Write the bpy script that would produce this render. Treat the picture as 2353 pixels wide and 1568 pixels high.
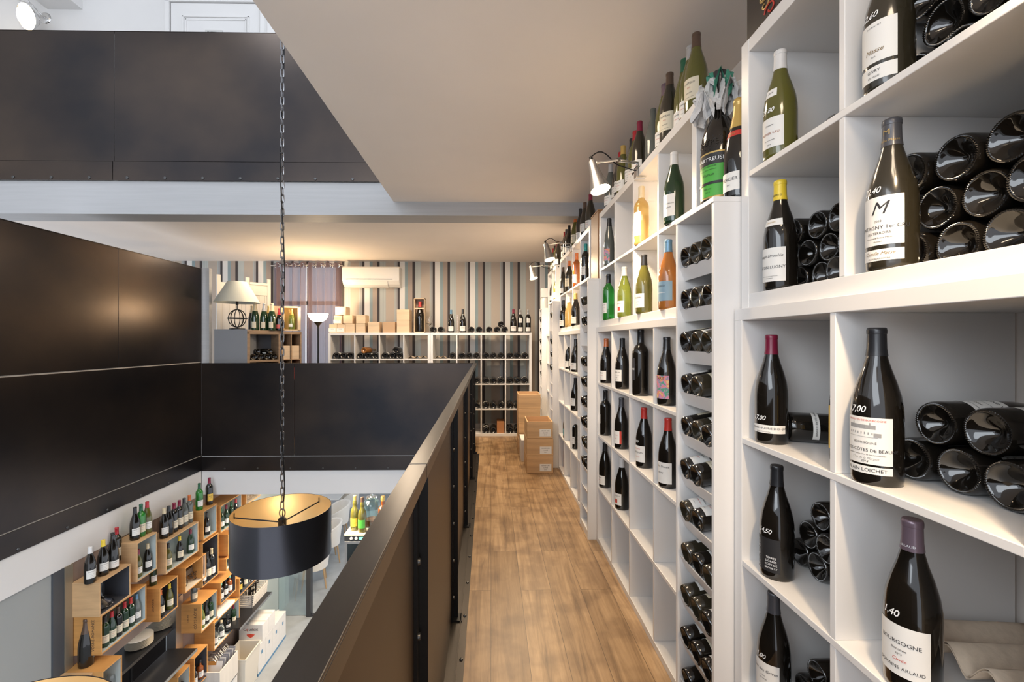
import bpy, math, random
from math import sin, cos, tan, atan, pi, radians as R
from mathutils import Matrix, Vector
random.seed(7)
scene = bpy.context.scene
for o in list(bpy.data.objects): bpy.data.objects.remove(o)
COL = scene.collection

# ------------------------------------------------------------------ camera, world, exposure
F_PX, CX, CY, YAW = 1046.0, 1146.0, 784.0, atan(18.0/1046.0)
EYE = Vector((0, 0, 1.37))
cam_d = bpy.data.cameras.new('camera'); cam = bpy.data.objects.new('camera', cam_d); COL.objects.link(cam)
cam_d.sensor_width = 36; cam_d.lens = F_PX/2353*36; cam_d.shift_x = (1176.5-CX)/2353; cam_d.clip_start = .02
cam.location = EYE; cam.rotation_euler = (pi/2, 0, -YAW)
scene.camera = cam
vs = scene.view_settings
vs.view_transform = 'Standard'; vs.look = 'None'; vs.gamma = 1; vs.use_curve_mapping = False
vs.exposure = 0.38
w = bpy.data.worlds.new('daylight'); scene.world = w; w.use_nodes = True
w.node_tree.nodes['Background'].inputs[0].default_value = (.86, .91, 1, 1)
w.node_tree.nodes['Background'].inputs[1].default_value = 1.15

def light(name, kind, loc, energy, color=(1, .78, .52), size=.1, rot=None, spot=None, aim=None, sy=None, label=None):
    d = bpy.data.lights.new(name, kind); o = bpy.data.objects.new(name, d); COL.objects.link(o)
    o.location = loc; d.energy = energy; d.color = color
    if kind == 'AREA':
        d.size = size
        if sy: d.shape = 'RECTANGLE'; d.size_y = sy
    else: d.shadow_soft_size = size
    if spot: d.spot_size = R(spot); d.spot_blend = .5
    if aim is not None: o.rotation_euler = (Vector(aim)-Vector(loc)).to_track_quat('-Z', 'Y').to_euler()
    elif rot: o.rotation_euler = rot
    return o
# unseen fill lights, added to brighten the landing, upper hall and shop below
WARM = (1, .80, .58); COOL = (.86, .93, 1)
for x, y, z, e, c in ((.30, .1, 2.60, 6, WARM), (.15, 2.2, 2.60, 5, WARM), (.1, 5.2, 2.55, 26, WARM), (-1.0, 5.6, 2.55, 20, WARM), (-3.0, 6.2, 2.55, 10, WARM),
                      (-3.0, 2.0, 5.8, 16, COOL), (-1.8, 4.7, 5.7, 3, COOL)):
    light('ceiling_fill', 'AREA', (x, y, z), e, c, .35)
light('shop_daylight_fill', 'AREA', (-2.0, -1.2, 2.8), 85, COOL, 2.6, aim=(-2.6, 4.5, -1.2))  # added daylight fill behind the camera, no visible source
for x, y, e, c in ((-2.2, 4.6, 0, WARM), (-2.4, 6.6, 75, WARM), (-2.0, 9.6, 170, COOL), (-.4, 11.5, 150, COOL), (.2, 8.3, 25, COOL)):
    if e: light('shop_ceiling_fill', 'AREA', (x, y, -.70), e, c, .8)  # unseen fills under the shop ceiling, added to lift its light

# ------------------------------------------------------------------ geometry helpers
def ray(px, py):
    f = Vector((sin(YAW), cos(YAW), 0)); r = Vector((cos(YAW), -sin(YAW), 0))
    return f + r*((px-CX)/F_PX) + Vector((0, 0, (CY-py)/F_PX))
def at(px, py, x=None, y=None, z=None):
    d = ray(px, py)
    t = x/d.x if x is not None else (y/d.y if y is not None else (z-EYE.z)/d.z)
    return EYE + d*t
def yof(px, x): return at(px, 700, x=x).y
def xof(px, y): return at(px, 700, y=y).x

class MB:
    def __init__(s): s.v = []; s.f = []; s.sm = []
    def add(s, vs_, fs_, smooth=False):
        n = len(s.v); s.v += [tuple(p) for p in vs_]
        s.f += [tuple(i+n for i in f) for f in fs_]; s.sm += [smooth]*len(fs_); return s
    def box(s, x0, x1, y0, y1, z0, z1, m=None):
        p = [Vector(q) for q in ((x0,y0,z0),(x1,y0,z0),(x1,y1,z0),(x0,y1,z0),(x0,y0,z1),(x1,y0,z1),(x1,y1,z1),(x0,y1,z1))]
        if m: p = [m @ q for q in p]
        return s.add(p, [(0,3,2,1),(4,5,6,7),(0,1,5,4),(1,2,6,5),(2,3,7,6),(3,0,4,7)])
    def lathe(s, prof, seg=24, c=(0,0,0), m=None, close=False, knurl=None):
        v = []; f = []; n = len(prof)
        for i, (r, z) in enumerate(prof):
            for k in range(seg):
                a = 2*pi*k/seg; rr, zz = r, z
                if knurl and i in knurl and k % 2: zz -= knurl[i]
                p = Vector((c[0]+rr*cos(a), c[1]+rr*sin(a), c[2]+zz)); v.append(m @ p if m else p)
        for i in range(n-1):
            for k in range(seg):
                k2 = (k+1) % seg; f.append((i*seg+k, i*seg+k2, (i+1)*seg+k2, (i+1)*seg+k))
        if close:
            for k in range(seg):
                k2 = (k+1) % seg; f.append(((n-1)*seg+k, (n-1)*seg+k2, k2, k))
        return s.add(v, f, True)
    def disc(s, r, z, seg=24, c=(0,0,0), up=True, m=None):
        v = [Vector((c[0]+r*cos(2*pi*k/seg), c[1]+r*sin(2*pi*k/seg), c[2]+z)) for k in range(seg)]
        if m: v = [m @ p for p in v]
        return s.add(v, [tuple(range(seg)) if up else tuple(reversed(range(seg)))])
    def tube(s, pts, r, seg=8, closed=False):
        pts = [Vector(p) for p in pts]; n = len(pts); v = []; f = []
        for i, p in enumerate(pts):
            a = pts[(i-1) % n] if (closed or i) else p; b = pts[(i+1) % n] if (closed or i < n-1) else p
            d = (b-a).normalized(); u = d.orthogonal().normalized() if i == 0 else (u - d*u.dot(d)).normalized()
            w_ = d.cross(u); rr = r[i] if isinstance(r, (list, tuple)) else r
            for k in range(seg):
                t = 2*pi*k/seg; v.append(p + (u*cos(t)+w_*sin(t))*rr)
        for i in range(n if closed else n-1):
            j = (i+1) % n
            for k in range(seg):
                k2 = (k+1) % seg; f.append((i*seg+k, i*seg+k2, j*seg+k2, j*seg+k))
        if not closed: f.append(tuple(reversed(range(seg)))); f.append(tuple((n-1)*seg+k for k in range(seg)))
        return s.add(v, f, True)
    def prism(s, poly, h0, h1, axis='z', m=None):
        def P(a, b, h): return Vector((a, b, h)) if axis == 'z' else (Vector((h, a, b)) if axis == 'x' else Vector((a, h, b)))
        n = len(poly); v = [P(a, b, h0) for a, b in poly]+[P(a, b, h1) for a, b in poly]
        if m: v = [m @ p for p in v]
        return s.add(v, [tuple(reversed(range(n))), tuple(range(n, 2*n))]+[(i, (i+1) % n, n+(i+1) % n, n+i) for i in range(n)])
    def mesh(s, name, mat, sub=None):
        me = bpy.data.meshes.new(name); me.from_pydata(s.v, [], s.f); me.update()
        me.polygons.foreach_set('use_smooth', s.sm)
        if mat: me.materials.append(mat)
        if any(s.sm):
            try: me.set_sharp_from_angle(angle=R(38))
            except Exception: pass
        return me
    def build(s, name, mat, parent=None, bevel=None, seg=2):
        o = link(name, s.mesh(name, mat), parent)
        if bevel:
            b = o.modifiers.new('bevel', 'BEVEL'); b.width = bevel; b.segments = seg; b.limit_method = 'ANGLE'
        return o
def link(name, me, parent=None, loc=None):
    o = bpy.data.objects.new(name, me); COL.objects.link(o)
    if parent: o.parent = parent
    if loc: o.location = loc
    return o
def tag(o, label=None, cat=None, group=None, kind=None):
    for k, v in (('label', label), ('category', cat), ('group', group), ('kind', kind)):
        if v: o[k] = v
    return o
def thing(name, label, cat, loc=(0,0,0), rz=0, group=None):
    o = link(name, None); o.location = loc; o.rotation_euler = (0, 0, rz); o.empty_display_size = .02
    return tag(o, label, cat, group)
def struct(name, mb, mat, bevel=None): return tag(mb.build(name, mat, bevel=bevel), kind='structure')

# ------------------------------------------------------------------ materials
_M = {}
def mat(name, col, rough=.5, metal=0, **k):
    if name in _M: return _M[name]
    m = bpy.data.materials.new(name); m.use_nodes = True; nt = m.node_tree; b = nt.nodes['Principled BSDF']
    b.inputs['Base Color'].default_value = (*col, 1); b.inputs['Roughness'].default_value = rough; b.inputs['Metallic'].default_value = metal
    if 'trans' in k: b.inputs['Transmission Weight'].default_value = k['trans']; b.inputs['IOR'].default_value = k.get('ior', 1.45)
    if 'emit' in k: b.inputs['Emission Color'].default_value = (*k.get('ecol', col), 1); b.inputs['Emission Strength'].default_value = k['emit']
    if 'coat' in k: b.inputs['Coat Weight'].default_value = k['coat']; b.inputs['Coat Roughness'].default_value = .08
    if 'alpha' in k: b.inputs['Alpha'].default_value = k['alpha']
    if 'sheen' in k: b.inputs['Sheen Weight'].default_value = k['sheen']
    if 'noise' in k:   # (scale vec, amount, bump)
        sc, amt, bump = k['noise']
        tc = nt.nodes.new('ShaderNodeTexCoord'); mp = nt.nodes.new('ShaderNodeMapping'); nz = nt.nodes.new('ShaderNodeTexNoise')
        mp.inputs['Scale'].default_value = sc; nz.inputs['Scale'].default_value = 1; nz.inputs['Detail'].default_value = 6
        nt.links.new(tc.outputs['Object'], mp.inputs[0]); nt.links.new(mp.outputs[0], nz.inputs['Vector'])
        cr = nt.nodes.new('ShaderNodeValToRGB'); cr.color_ramp.elements[0].position = .3; cr.color_ramp.elements[1].position = .7
        c2 = k.get('col2', tuple(c*(1-amt) for c in col))
        cr.color_ramp.elements[0].color = (*c2, 1); cr.color_ramp.elements[1].color = (*col, 1)
        nt.links.new(nz.outputs['Fac'], cr.inputs[0]); nt.links.new(cr.outputs[0], b.inputs['Base Color'])
        if bump:
            bp = nt.nodes.new('ShaderNodeBump'); bp.inputs['Strength'].default_value = bump; bp.inputs['Distance'].default_value = .01
            nt.links.new(nz.outputs['Fac'], bp.inputs['Height']); nt.links.new(bp.outputs[0], b.inputs['Normal'])
    _M[name] = m; return m
WHITE = mat('white_melamine', (.80, .78, .76), .32, noise=((3, 3, 3), .03, 0))
PLASTER = mat('ceiling_plaster', (.86, .79, .73), .8, noise=((2, 2, 2), .04, .02))
PLASTER2 = mat('white_plaster', (.78, .77, .76), .75, noise=((2, 2, 2), .04, .02))
GREYW = mat('grey_wall_paint', (.33, .33, .35), .7, noise=((5, 5, 5), .08, .03))
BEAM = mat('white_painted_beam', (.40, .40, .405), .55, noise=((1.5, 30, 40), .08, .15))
WOODW = mat('whitewashed_wood', (.74, .70, .64), .6, noise=((18, 18, 1.2), .12, .1))
STEEL = mat('blackened_steel', (.082, .062, .050), .30, .85, noise=((.75, .75, .9), .5, .015), col2=(.026, .026, .030))  # noise puts brown smudges of warm reflected light into the steel colour
STEELB = mat('bronze_brown_steel', (.072, .054, .042), .36, .9, noise=((1.4, 1.4, .6), .3, .01))
CAPM = mat('brushed_steel_cap', (.085, .078, .074), .28, .9, noise=((30, 1, 1), .15, .02))
BLACKM = mat('black_iron', (.012, .012, .013), .4, .5)
BOLTM = mat('bolt_steel', (.10, .10, .10), .35, .9)
GREYM = mat('chain_iron', (.22, .22, .23), .34, .9)
CHROME = mat('chrome', (.72, .72, .72), .15, 1)
BRUSH = mat('brushed_aluminium', (.55, .55, .55), .35, 1)
GOLD = mat('gold_lining', (.62, .44, .22), .36, .55)
SHADEM = mat('dark_lamp_shade_metal', (.075, .075, .085), .22, .85)
PINE = mat('pine_crate_wood', (.68, .43, .22), .6, noise=((2.5, 2.5, 22), .28, .06))
PINEX = mat('pine_crate_wood_light', (.74, .55, .36), .6, noise=((3, 22, 22), .2, .06))
ORANGE_WOOD = mat('varnished_crate_wood', (.66, .33, .10), .5, noise=((2.5, 4, 24), .3, .06))
OAKV = mat('brown_oak_veneer', (.34, .22, .13), .5, noise=((3, 3, 24), .3, .03))
GREYP = mat('grey_panel', (.25, .26, .28), .45)
INBLUE = mat('pale_blue_lining', (.50, .58, .58), .6)
INDARK = mat('dark_lining', (.06, .065, .08), .6)
PAPER = mat('white_label_paper', (.80, .78, .74), .6)
CREAM = mat('cream_label_paper', (.74, .66, .50), .6)
YELLOWP = mat('yellow_label_paper', (.75, .48, .08), .55)
INK = mat('black_ink', (.02, .02, .025), .6); REDINK = mat('red_ink', (.55, .05, .03), .6); GOLDINK = mat('gold_ink', (.5, .34, .12), .4, .4)
CHALK = mat('white_marker', (.9, .9, .9), .6)
BROWNW = mat('mocha_wall_panel', (.30, .22, .18), .55, noise=((3, 3, 3), .08, .02))
CONCRETE = mat('polished_concrete', (.40, .42, .43), .45, noise=((2.5, 2.5, 2.5), .3, .03))
KRAFT = mat('moulded_cardboard', (.62, .50, .38), .85, noise=((60, 60, 60), .15, .2))
PORC = mat('cream_porcelain', (.75, .70, .60), .3)
CLEAR = mat('clear_glass', (1, 1, 1), .02, trans=1)
PANE = mat('window_glass', (.70, .84, .80), .05, trans=1, alpha=.45)
UPHOL = mat('white_upholstery', (.72, .68, .62), .8, sheen=.3)
LEGW = mat('oak_leg', (.42, .28, .15), .5)
CARTON = mat('white_carton', (.78, .76, .73), .6, noise=((20, 20, 20), .05, 0))
BULB = mat('glowing_bulb', (1, .85, .6), .5, emit=14, ecol=(1, .80, .50))
OPAL = mat('glowing_opal_bowl', (1, .9, .7), .5, emit=5, ecol=(1, .80, .52))

def ramp_const(nt, stops):
    cr = nt.nodes.new('ShaderNodeValToRGB'); cr.color_ramp.interpolation = 'CONSTANT'; e = cr.color_ramp.elements
    e[0].position = stops[0][0]; e[0].color = (*stops[0][1], 1); e[1].position = stops[1][0]; e[1].color = (*stops[1][1], 1)
    for p, c in stops[2:]: q = e.new(p); q.color = (*c, 1)
    return cr
def wallpaper():
    m = mat('striped_wallpaper', (.6, .55, .5), .7); nt = m.node_tree; b = nt.nodes['Principled BSDF']
    g = nt.nodes.new('ShaderNodeNewGeometry'); sp = nt.nodes.new('ShaderNodeSeparateXYZ'); nt.links.new(g.outputs['Position'], sp.inputs[0])
    ad = nt.nodes.new('ShaderNodeMath'); ad.operation = 'ADD'; ad.inputs[1].default_value = .672+.543*20
    dv = nt.nodes.new('ShaderNodeMath'); dv.operation = 'DIVIDE'; dv.inputs[1].default_value = .543
    fr = nt.nodes.new('ShaderNodeMath'); fr.operation = 'FRACT'
    nt.links.new(sp.outputs['X'], ad.inputs[0]); nt.links.new(ad.outputs[0], dv.inputs[0]); nt.links.new(dv.outputs[0], fr.inputs[0])
    D = (.055, .045, .045); PB = (.46, .49, .47); PB2 = (.55, .58, .55); TN = (.50, .43, .36); GR = (.38, .38, .38); WH = (.80, .78, .74); TL = (.28, .36, .38); TP = (.40, .33, .28)
    st = [(0, D), (.07, PB), (.11, PB2), (.125, PB), (.15, PB2), (.165, PB), (.20, PB2), (.215, PB), (.245, TN), (.49, PB), (.52, GR), (.575, D), (.64, WH), (.785, TL), (.87, TP)]
    cr = ramp_const(nt, st); nt.links.new(fr.outputs[0], cr.inputs[0]); nt.links.new(cr.outputs[0], b.inputs['Base Color']); return m
WALLPAPER = wallpaper()
def planks():
    m = mat('oak_laminate', (.4, .25, .12), .38); nt = m.node_tree; b = nt.nodes['Principled BSDF']
    tc = nt.nodes.new('ShaderNodeTexCoord'); sw = nt.nodes.new('ShaderNodeMapping'); sw.inputs['Rotation'].default_value = (0, 0, R(90))
    nt.links.new(tc.outputs['Object'], sw.inputs[0])
    br = nt.nodes.new('ShaderNodeTexBrick'); nt.links.new(sw.outputs[0], br.inputs['Vector'])
    br.inputs['Scale'].default_value = 1; br.inputs['Brick Width'].default_value = 1.25; br.inputs['Row Height'].default_value = .165
    br.inputs['Mortar Size'].default_value = .0012; br.inputs['Color1'].default_value = (0, 0, 0, 1); br.inputs['Color2'].default_value = (1, 1, 1, 1); br.inputs['Mortar'].default_value = (.1, .1, .1, 1)
    br.offset = .37
    mp = nt.nodes.new('ShaderNodeMapping'); mp.inputs['Scale'].default_value = (26, 1.6, 1); nt.links.new(tc.outputs['Object'], mp.inputs[0])
    # offset grain per plank
    mul = nt.nodes.new('ShaderNodeVectorMath'); mul.operation = 'MULTIPLY_ADD'; mul.inputs[1].default_value = (7, 9, 5)
    nt.links.new(br.outputs['Color'], mul.inputs[0]); nt.links.new(mp.outputs[0], mul.inputs[2])
    nz = nt.nodes.new('ShaderNodeTexNoise'); nz.inputs['Scale'].default_value = 1; nz.inputs['Detail'].default_value = 10; nz.inputs['Roughness'].default_value = .65; nz.inputs['Distortion'].default_value = .6
    nt.links.new(mul.outputs[0], nz.inputs['Vector'])
    cr = nt.nodes.new('ShaderNodeValToRGB'); e = cr.color_ramp.elements
    e[0].position = .28; e[0].color = (.17, .10, .05, 1); e[1].position = .66; e[1].color = (.53, .36, .205, 1)
    q = e.new(.46); q.color = (.38, .245, .13, 1)
    nt.links.new(nz.outputs['Fac'], cr.inputs[0])
    n2 = nt.nodes.new('ShaderNodeTexNoise'); n2.inputs['Scale'].default_value = 5.5; n2.inputs['Detail'].default_value = 3; nt.links.new(tc.outputs['Object'], n2.inputs['Vector'])
    c2 = nt.nodes.new('ShaderNodeValToRGB'); c2.color_ramp.elements[0].position = .38; c2.color_ramp.elements[0].color = (.62, .58, .55, 1); c2.color_ramp.elements[1].position = .55; c2.color_ramp.elements[1].color = (1, 1, 1, 1)
    nt.links.new(n2.outputs['Fac'], c2.inputs[0])
    mx = nt.nodes.new('ShaderNodeMix'); mx.data_type = 'RGBA'; mx.blend_type = 'MULTIPLY'; mx.inputs['Factor'].default_value = .8
    nt.links.new(cr.outputs[0], mx.inputs['A']); nt.links.new(c2.outputs[0], mx.inputs['B'])
    m2 = nt.nodes.new('ShaderNodeMix'); m2.data_type = 'RGBA'; m2.blend_type = 'MULTIPLY'; m2.inputs['Factor'].default_value = 1
    c3 = nt.nodes.new('ShaderNodeValToRGB'); c3.color_ramp.elements[0].color = (.80, .77, .72, 1); c3.color_ramp.elements[1].color = (1.1, 1.1, 1.1, 1)
    nt.links.new(br.outputs['Color'], c3.inputs[0]); nt.links.new(mx.outputs['Result'], m2.inputs['A']); nt.links.new(c3.outputs[0], m2.inputs['B'])
    m3 = nt.nodes.new('ShaderNodeMix'); m3.data_type = 'RGBA'; m3.inputs['B'].default_value = (.10, .06, .03, 1)
    nt.links.new(br.outputs['Fac'], m3.inputs['Factor']); nt.links.new(m2.outputs['Result'], m3.inputs['A'])
    nt.links.new(m3.outputs['Result'], b.inputs['Base Color'])
    bp = nt.nodes.new('ShaderNodeBump'); bp.inputs['Strength'].default_value = .12; bp.inputs['Distance'].default_value = .004
    nt.links.new(nz.outputs['Fac'], bp.inputs['Height']); nt.links.new(bp.outputs[0], b.inputs['Normal'])
    return m
FLOORM = planks()

# ================================================================== SETTING
struct('floor', MB().box(-.19, 1.13, -1.2, 5.958, -.10, 0).box(-3.74, 1.13, 5.958, 7.07, -.10, 0), FLOORM)
struct('trim_slab', MB().box(-.14, 1.13, -1.2, 5.95, -.62, -.10).box(-3.74, 1.13, 5.96, 7.07, -.62, -.10).box(-6.0, -3.75, -1.2, 7.07, -.62, -.10), PLASTER2)
struct('wall_right', MB().box(1.13, 1.25, -1.2, 7.07, -.62, 2.81), PLASTER)
WX0, WX1, WZ0, WZ1 = xof(636, 7.07), xof(778, 7.07), .95, 2.57
struct('wall_far', MB().box(-6.5, WX0, 7.07, 7.2, -.1, 2.60).box(WX1, 1.25, 7.07, 7.2, -.1, 2.60)
       .box(WX0, WX1, 7.07, 7.2, -.1, WZ0).box(WX0, WX1, 7.07, 7.2, WZ1, 2.60), WALLPAPER)
wn = tag(MB().box(WX0, WX0+.05, 7.10, 7.17, WZ0, WZ1).box(WX1-.05, WX1, 7.10, 7.17, WZ0, WZ1).box(WX0, WX1, 7.10, 7.17, WZ0, WZ0+.05)
         .box(WX0, WX1, 7.10, 7.17, WZ1-.05, WZ1).box((WX0+WX1)/2-.03, (WX0+WX1)/2+.03, 7.10, 7.17, WZ0, WZ1)
         .box(WX0, WX1, 7.10, 7.17, 1.93, 1.99).build('window_1', PLASTER2), kind='structure')
MB().box(WX0+.05, WX1-.05, 7.13, 7.14, WZ0+.05, WZ1-.05).build('window_pane', CLEAR, wn)
struct('baseboard_far', MB().box(-3.7, 1.13, 7.05, 7.07, 0, .09), WHITE)
# ceilings: near soffit, beam, far ceiling
struct('ceiling', MB().box(-.887, 1.25, -1.2, 4.16, 2.64, 2.80), PLASTER)
struct('ceiling_far', MB().box(-6.5, 1.25, 4.42, 7.2, 2.60, 2.72), PLASTER)
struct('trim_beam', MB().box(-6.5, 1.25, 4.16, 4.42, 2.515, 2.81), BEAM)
# upper storey behind the balcony
struct('floor_upper', MB().box(-6.5, 1.25, 4.18, 7.2, 2.82, 2.98), PLASTER2)
struct('wall_upper', MB().box(-7.0, 1.25, 5.2, 5.35, 2.98, 6.0), PLASTER2)
struct('wall_upper_left', MB().box(-7.1, -7.0, 0, 5.35, 2.3, 6.0), PLASTER2)
struct('ceiling_upper', MB().box(-7.0, 1.25, 1.4, 5.35, 6.0, 6.1), PLASTER2)
struct('trim_bulkhead', MB().box(-4.98, xof(190, 5.2), 4.4, 5.2, at(190, 22, y=5.2).z, 6.0), PLASTER2)
d = thing('door_1', None, None, (0, 0, 0)); tag(d, kind='structure')
x0, x1 = xof(392, 5.17), xof(600, 5.17); zt = at(400, 6, y=5.17).z
MB().box(x0-.05, x0, 5.14, 5.20, 2.98, zt+.05).box(x1, x1+.05, 5.14, 5.20, 2.98, zt+.05).box(x0-.05, x1+.05, 5.14, 5.2, zt, zt+.05).build('door_frame', PLASTER2, d, .004)
m_ = MB().box(x0+.01, x1-.01, 5.16, 5.19, 2.98, zt-.01)
px0, px1, pz = xof(420, 5.16), xof(573, 5.16), at(420, 37, y=5.16).z
for q in (0, .03): m_.box(px0+q, px0+q+.015, 5.145+q*.2, 5.16, 3.9, pz-q).box(px1-q-.015, px1-q, 5.145+q*.2, 5.16, 3.9, pz-q).box(px0+q, px1-q, 5.145+q*.2, 5.16, pz-q-.015, pz-q)
m_.build('door_leaf', PLASTER2, d, .003)
sx, sz = xof(490, 5.14), at(490, 73, y=5.14).z
sg = MB().box(sx-.095, sx+.095, 5.146, 5.16, sz-.025, sz+.025).build('door_sign', mat('sign_plate', (.62, .62, .60), .4), d)

# ---- black steel guard of the void ---------------------------------------------------
LX = -3.74; FY = 5.95
def bolts(mb, pts, r=.012, axis='x', s=1):
    for (x, y, z) in pts:
        if axis == 'x': m = Matrix.Translation((x, y, z)) @ Matrix.Rotation(pi/2*s, 4, 'Y')
        elif axis == 'y': m = Matrix.Translation((x, y, z)) @ Matrix.Rotation(pi/2*s, 4, 'X')
        else: m = Matrix.Translation((x, y, z))
        mb.lathe([(r, 0), (r, .003), (r*.8, .006), (.0005, .007)], 10, m=m)
    return mb
_bm = {}
def bolt_parts(par, pts, r=.012, axis='x', wrap=False):
    if (r, axis) not in _bm: _bm[(r, axis)] = bolts(MB(), [(0, 0, 0)], r, axis).mesh('bolt', BOLTM)
    for p in pts:
        o = link('bolt', _bm[(r, axis)], par, p)
        if wrap: o.matrix_parent_inverse = Matrix.Translation(-par.location)
# left side
t = thing('steel_guard_wall', 'tall blackened steel cladding along the left side of the stairwell void', 'guard wall', (LX, 2.4, 0))
def wp(mb, name, mt, par, bevel=.002):
    o = mb.build(name, mt, par, bevel); o.matrix_parent_inverse = Matrix.Translation(-par.location); return o
ys = yof(272, LX)
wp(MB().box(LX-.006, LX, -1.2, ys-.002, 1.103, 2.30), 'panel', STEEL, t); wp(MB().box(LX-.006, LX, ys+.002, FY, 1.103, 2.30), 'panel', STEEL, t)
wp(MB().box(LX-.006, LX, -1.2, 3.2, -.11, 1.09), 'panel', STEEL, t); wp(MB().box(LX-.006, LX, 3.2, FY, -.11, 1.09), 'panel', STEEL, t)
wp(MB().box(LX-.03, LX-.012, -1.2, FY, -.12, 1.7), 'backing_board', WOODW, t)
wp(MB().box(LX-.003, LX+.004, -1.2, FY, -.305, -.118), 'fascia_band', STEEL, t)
wp(MB().box(LX-.03, LX+.004, -1.2, FY, 2.30, 2.306), 'cap_rail', CAPM, t)
bolt_parts(t, [(LX+.004, y, -.275) for y in [.3+.42*i for i in range(13)]], .012, 'x', True)
# far side
t = thing('steel_guard_wall', 'blackened steel guard panel across the far end of the stairwell void', 'guard wall', (-2, FY, 0))
XR = -.225
xs = xof(676, FY)
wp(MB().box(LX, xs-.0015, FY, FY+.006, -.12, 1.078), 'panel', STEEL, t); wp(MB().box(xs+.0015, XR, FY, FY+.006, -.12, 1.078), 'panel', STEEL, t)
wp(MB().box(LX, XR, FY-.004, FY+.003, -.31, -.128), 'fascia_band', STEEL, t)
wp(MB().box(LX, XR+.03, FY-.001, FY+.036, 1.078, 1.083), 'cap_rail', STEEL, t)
bolt_parts(t, [(LX+.3+.42*i, FY-.004, -.28) for i in range(8)], .012, 'y', True)
struct('trim_fascia_left', MB().box(LX-.012, LX-.006, -1.2, FY, -.62, -.12), PLASTER2)
# balcony guard above
t = thing('balcony_guard', 'black steel balcony guard above the white painted beam', 'balcony guard', (-3, 4.15, 2.81))
BY = 4.15; xs = xof(264, BY); ZS = 2.985
for a, b in ((-6.2, xs-.0015), (xs+.0015, .2)):
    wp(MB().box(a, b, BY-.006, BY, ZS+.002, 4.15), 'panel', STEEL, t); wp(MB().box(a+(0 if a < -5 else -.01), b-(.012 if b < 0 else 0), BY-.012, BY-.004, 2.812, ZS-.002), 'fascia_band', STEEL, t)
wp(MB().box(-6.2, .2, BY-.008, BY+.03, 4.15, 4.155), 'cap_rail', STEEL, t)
wp(MB().box(-6.2, .2, BY, BY+.02, ZS-.05, ZS+.05), 'backing_strip', CAPM, t)
bolt_parts(t, [(-4.6+.335*i, BY-.012, 2.835) for i in range(12)], .014, 'y', True)
# aisle side guard, turned a hair off the shelves' line
t = thing('steel_guardrail', 'long waist-high steel guardrail with fin posts beside the wooden aisle floor', 'railing', (0, 0, 0), atan(.0076))
xi, xo = -.178, -.143
for a, b in ((-1.2, 1.07), (1.07, 3.5), (3.5, FY)):
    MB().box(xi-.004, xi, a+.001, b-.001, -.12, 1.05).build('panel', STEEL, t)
    MB().box(xi, xi+.004, a+.001, b-.001, 0, 1.05).build('inner_panel', STEELB, t)
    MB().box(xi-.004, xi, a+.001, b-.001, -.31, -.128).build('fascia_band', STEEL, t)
c = MB()
for a, b in ((-1.2, 1.068), (1.072, FY+.03)): c.box(xi-.005, xo+.001, a, b, 1.077, 1.082).box(xo-.003, xo+.001, a, b, 1.045, 1.077)
c.build('cap_rail', CAPM, t, .0012)
for y in (-.02, 1.115, 2.24, 3.36, 4.52, 5.55):
    p = MB().box(xi+.004, xo-.002, y, y+.008, .012, 1.045).box(xi+.004, xi+.012, y-.035, y, .012, 1.045).build('post', BLACKM, t)
    bolt_parts(p, [(xi+.012, y-.018, z) for z in [.12+.18*i for i in range(6)]], .009)
    MB().box(xi+.004, xo+.018, y-.03, y+.03, .0, .014).build('foot_plate', BLACKM, p)
MB().box(xi+.004, -.098, -1.2, 5.5, 0, .006).box(xo+.01, xo+.014, -1.2, 5.5, .006, .014).build('base_plate', mat('dark_base_plate', (.07, .062, .055), .4, .8), t)
bolt_parts(t, [(-.112, y, .006) for y in [.4+.31*i for i in range(16)]], .008, 'z')

# ================================================================== SHOP BELOW
GZ = -3.42
struct('floor_shop', MB().box(-8, 4, -3, 15, GZ-.1, GZ), CONCRETE)
struct('wall_shop_far', MB().box(-8, 4, 14.5, 14.6, GZ, -.6), PLASTER2)
struct('ceiling_shop', MB().box(-6.5, 4, 7.07, 14.6, -.70, -.62), PLASTER2)
SX = -3.75     # mocha wall the crates hang on
yA, yB, yC = yof(165, SX), yof(255, SX), yof(405, SX)
yD = 7.15
struct('wall_left', MB().box(SX-.02, SX, yA, yB, GZ, -.62).box(SX-.02, SX, yB, yC, -1.75, -.62).box(SX-.02, SX, yC, yD, GZ, -.62), BROWNW)
struct('trim_pillar', MB().box(SX-.03, SX+.012, yof(147, SX), yA, GZ, -.62), mat('champagne_metal', (.42, .36, .27), .4, .6))
struct('trim_column', MB().box(SX-.6, SX+.004, yof(121, SX), yof(147, SX)-.002, GZ, -.62), mat('dark_column', (.07, .075, .085), .5))
struct('wall_left_near', MB().box(SX-.12, SX-.01, -3, yof(121, SX)-.002, GZ, -.62), mat('grey_green_wall', (.34, .36, .36), .55))
struct('trim_hatch', MB().box(SX-.10, SX+.01, yof(402, SX), yof(418, SX), GZ, -1.7), BRUSH)
struct('wall_kitchen', MB().box(SX-2.6, SX-2.5, 3.6, 7.2, GZ, -.62), mat('kitchen_wall', (.42, .36, .30), .5))
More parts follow.
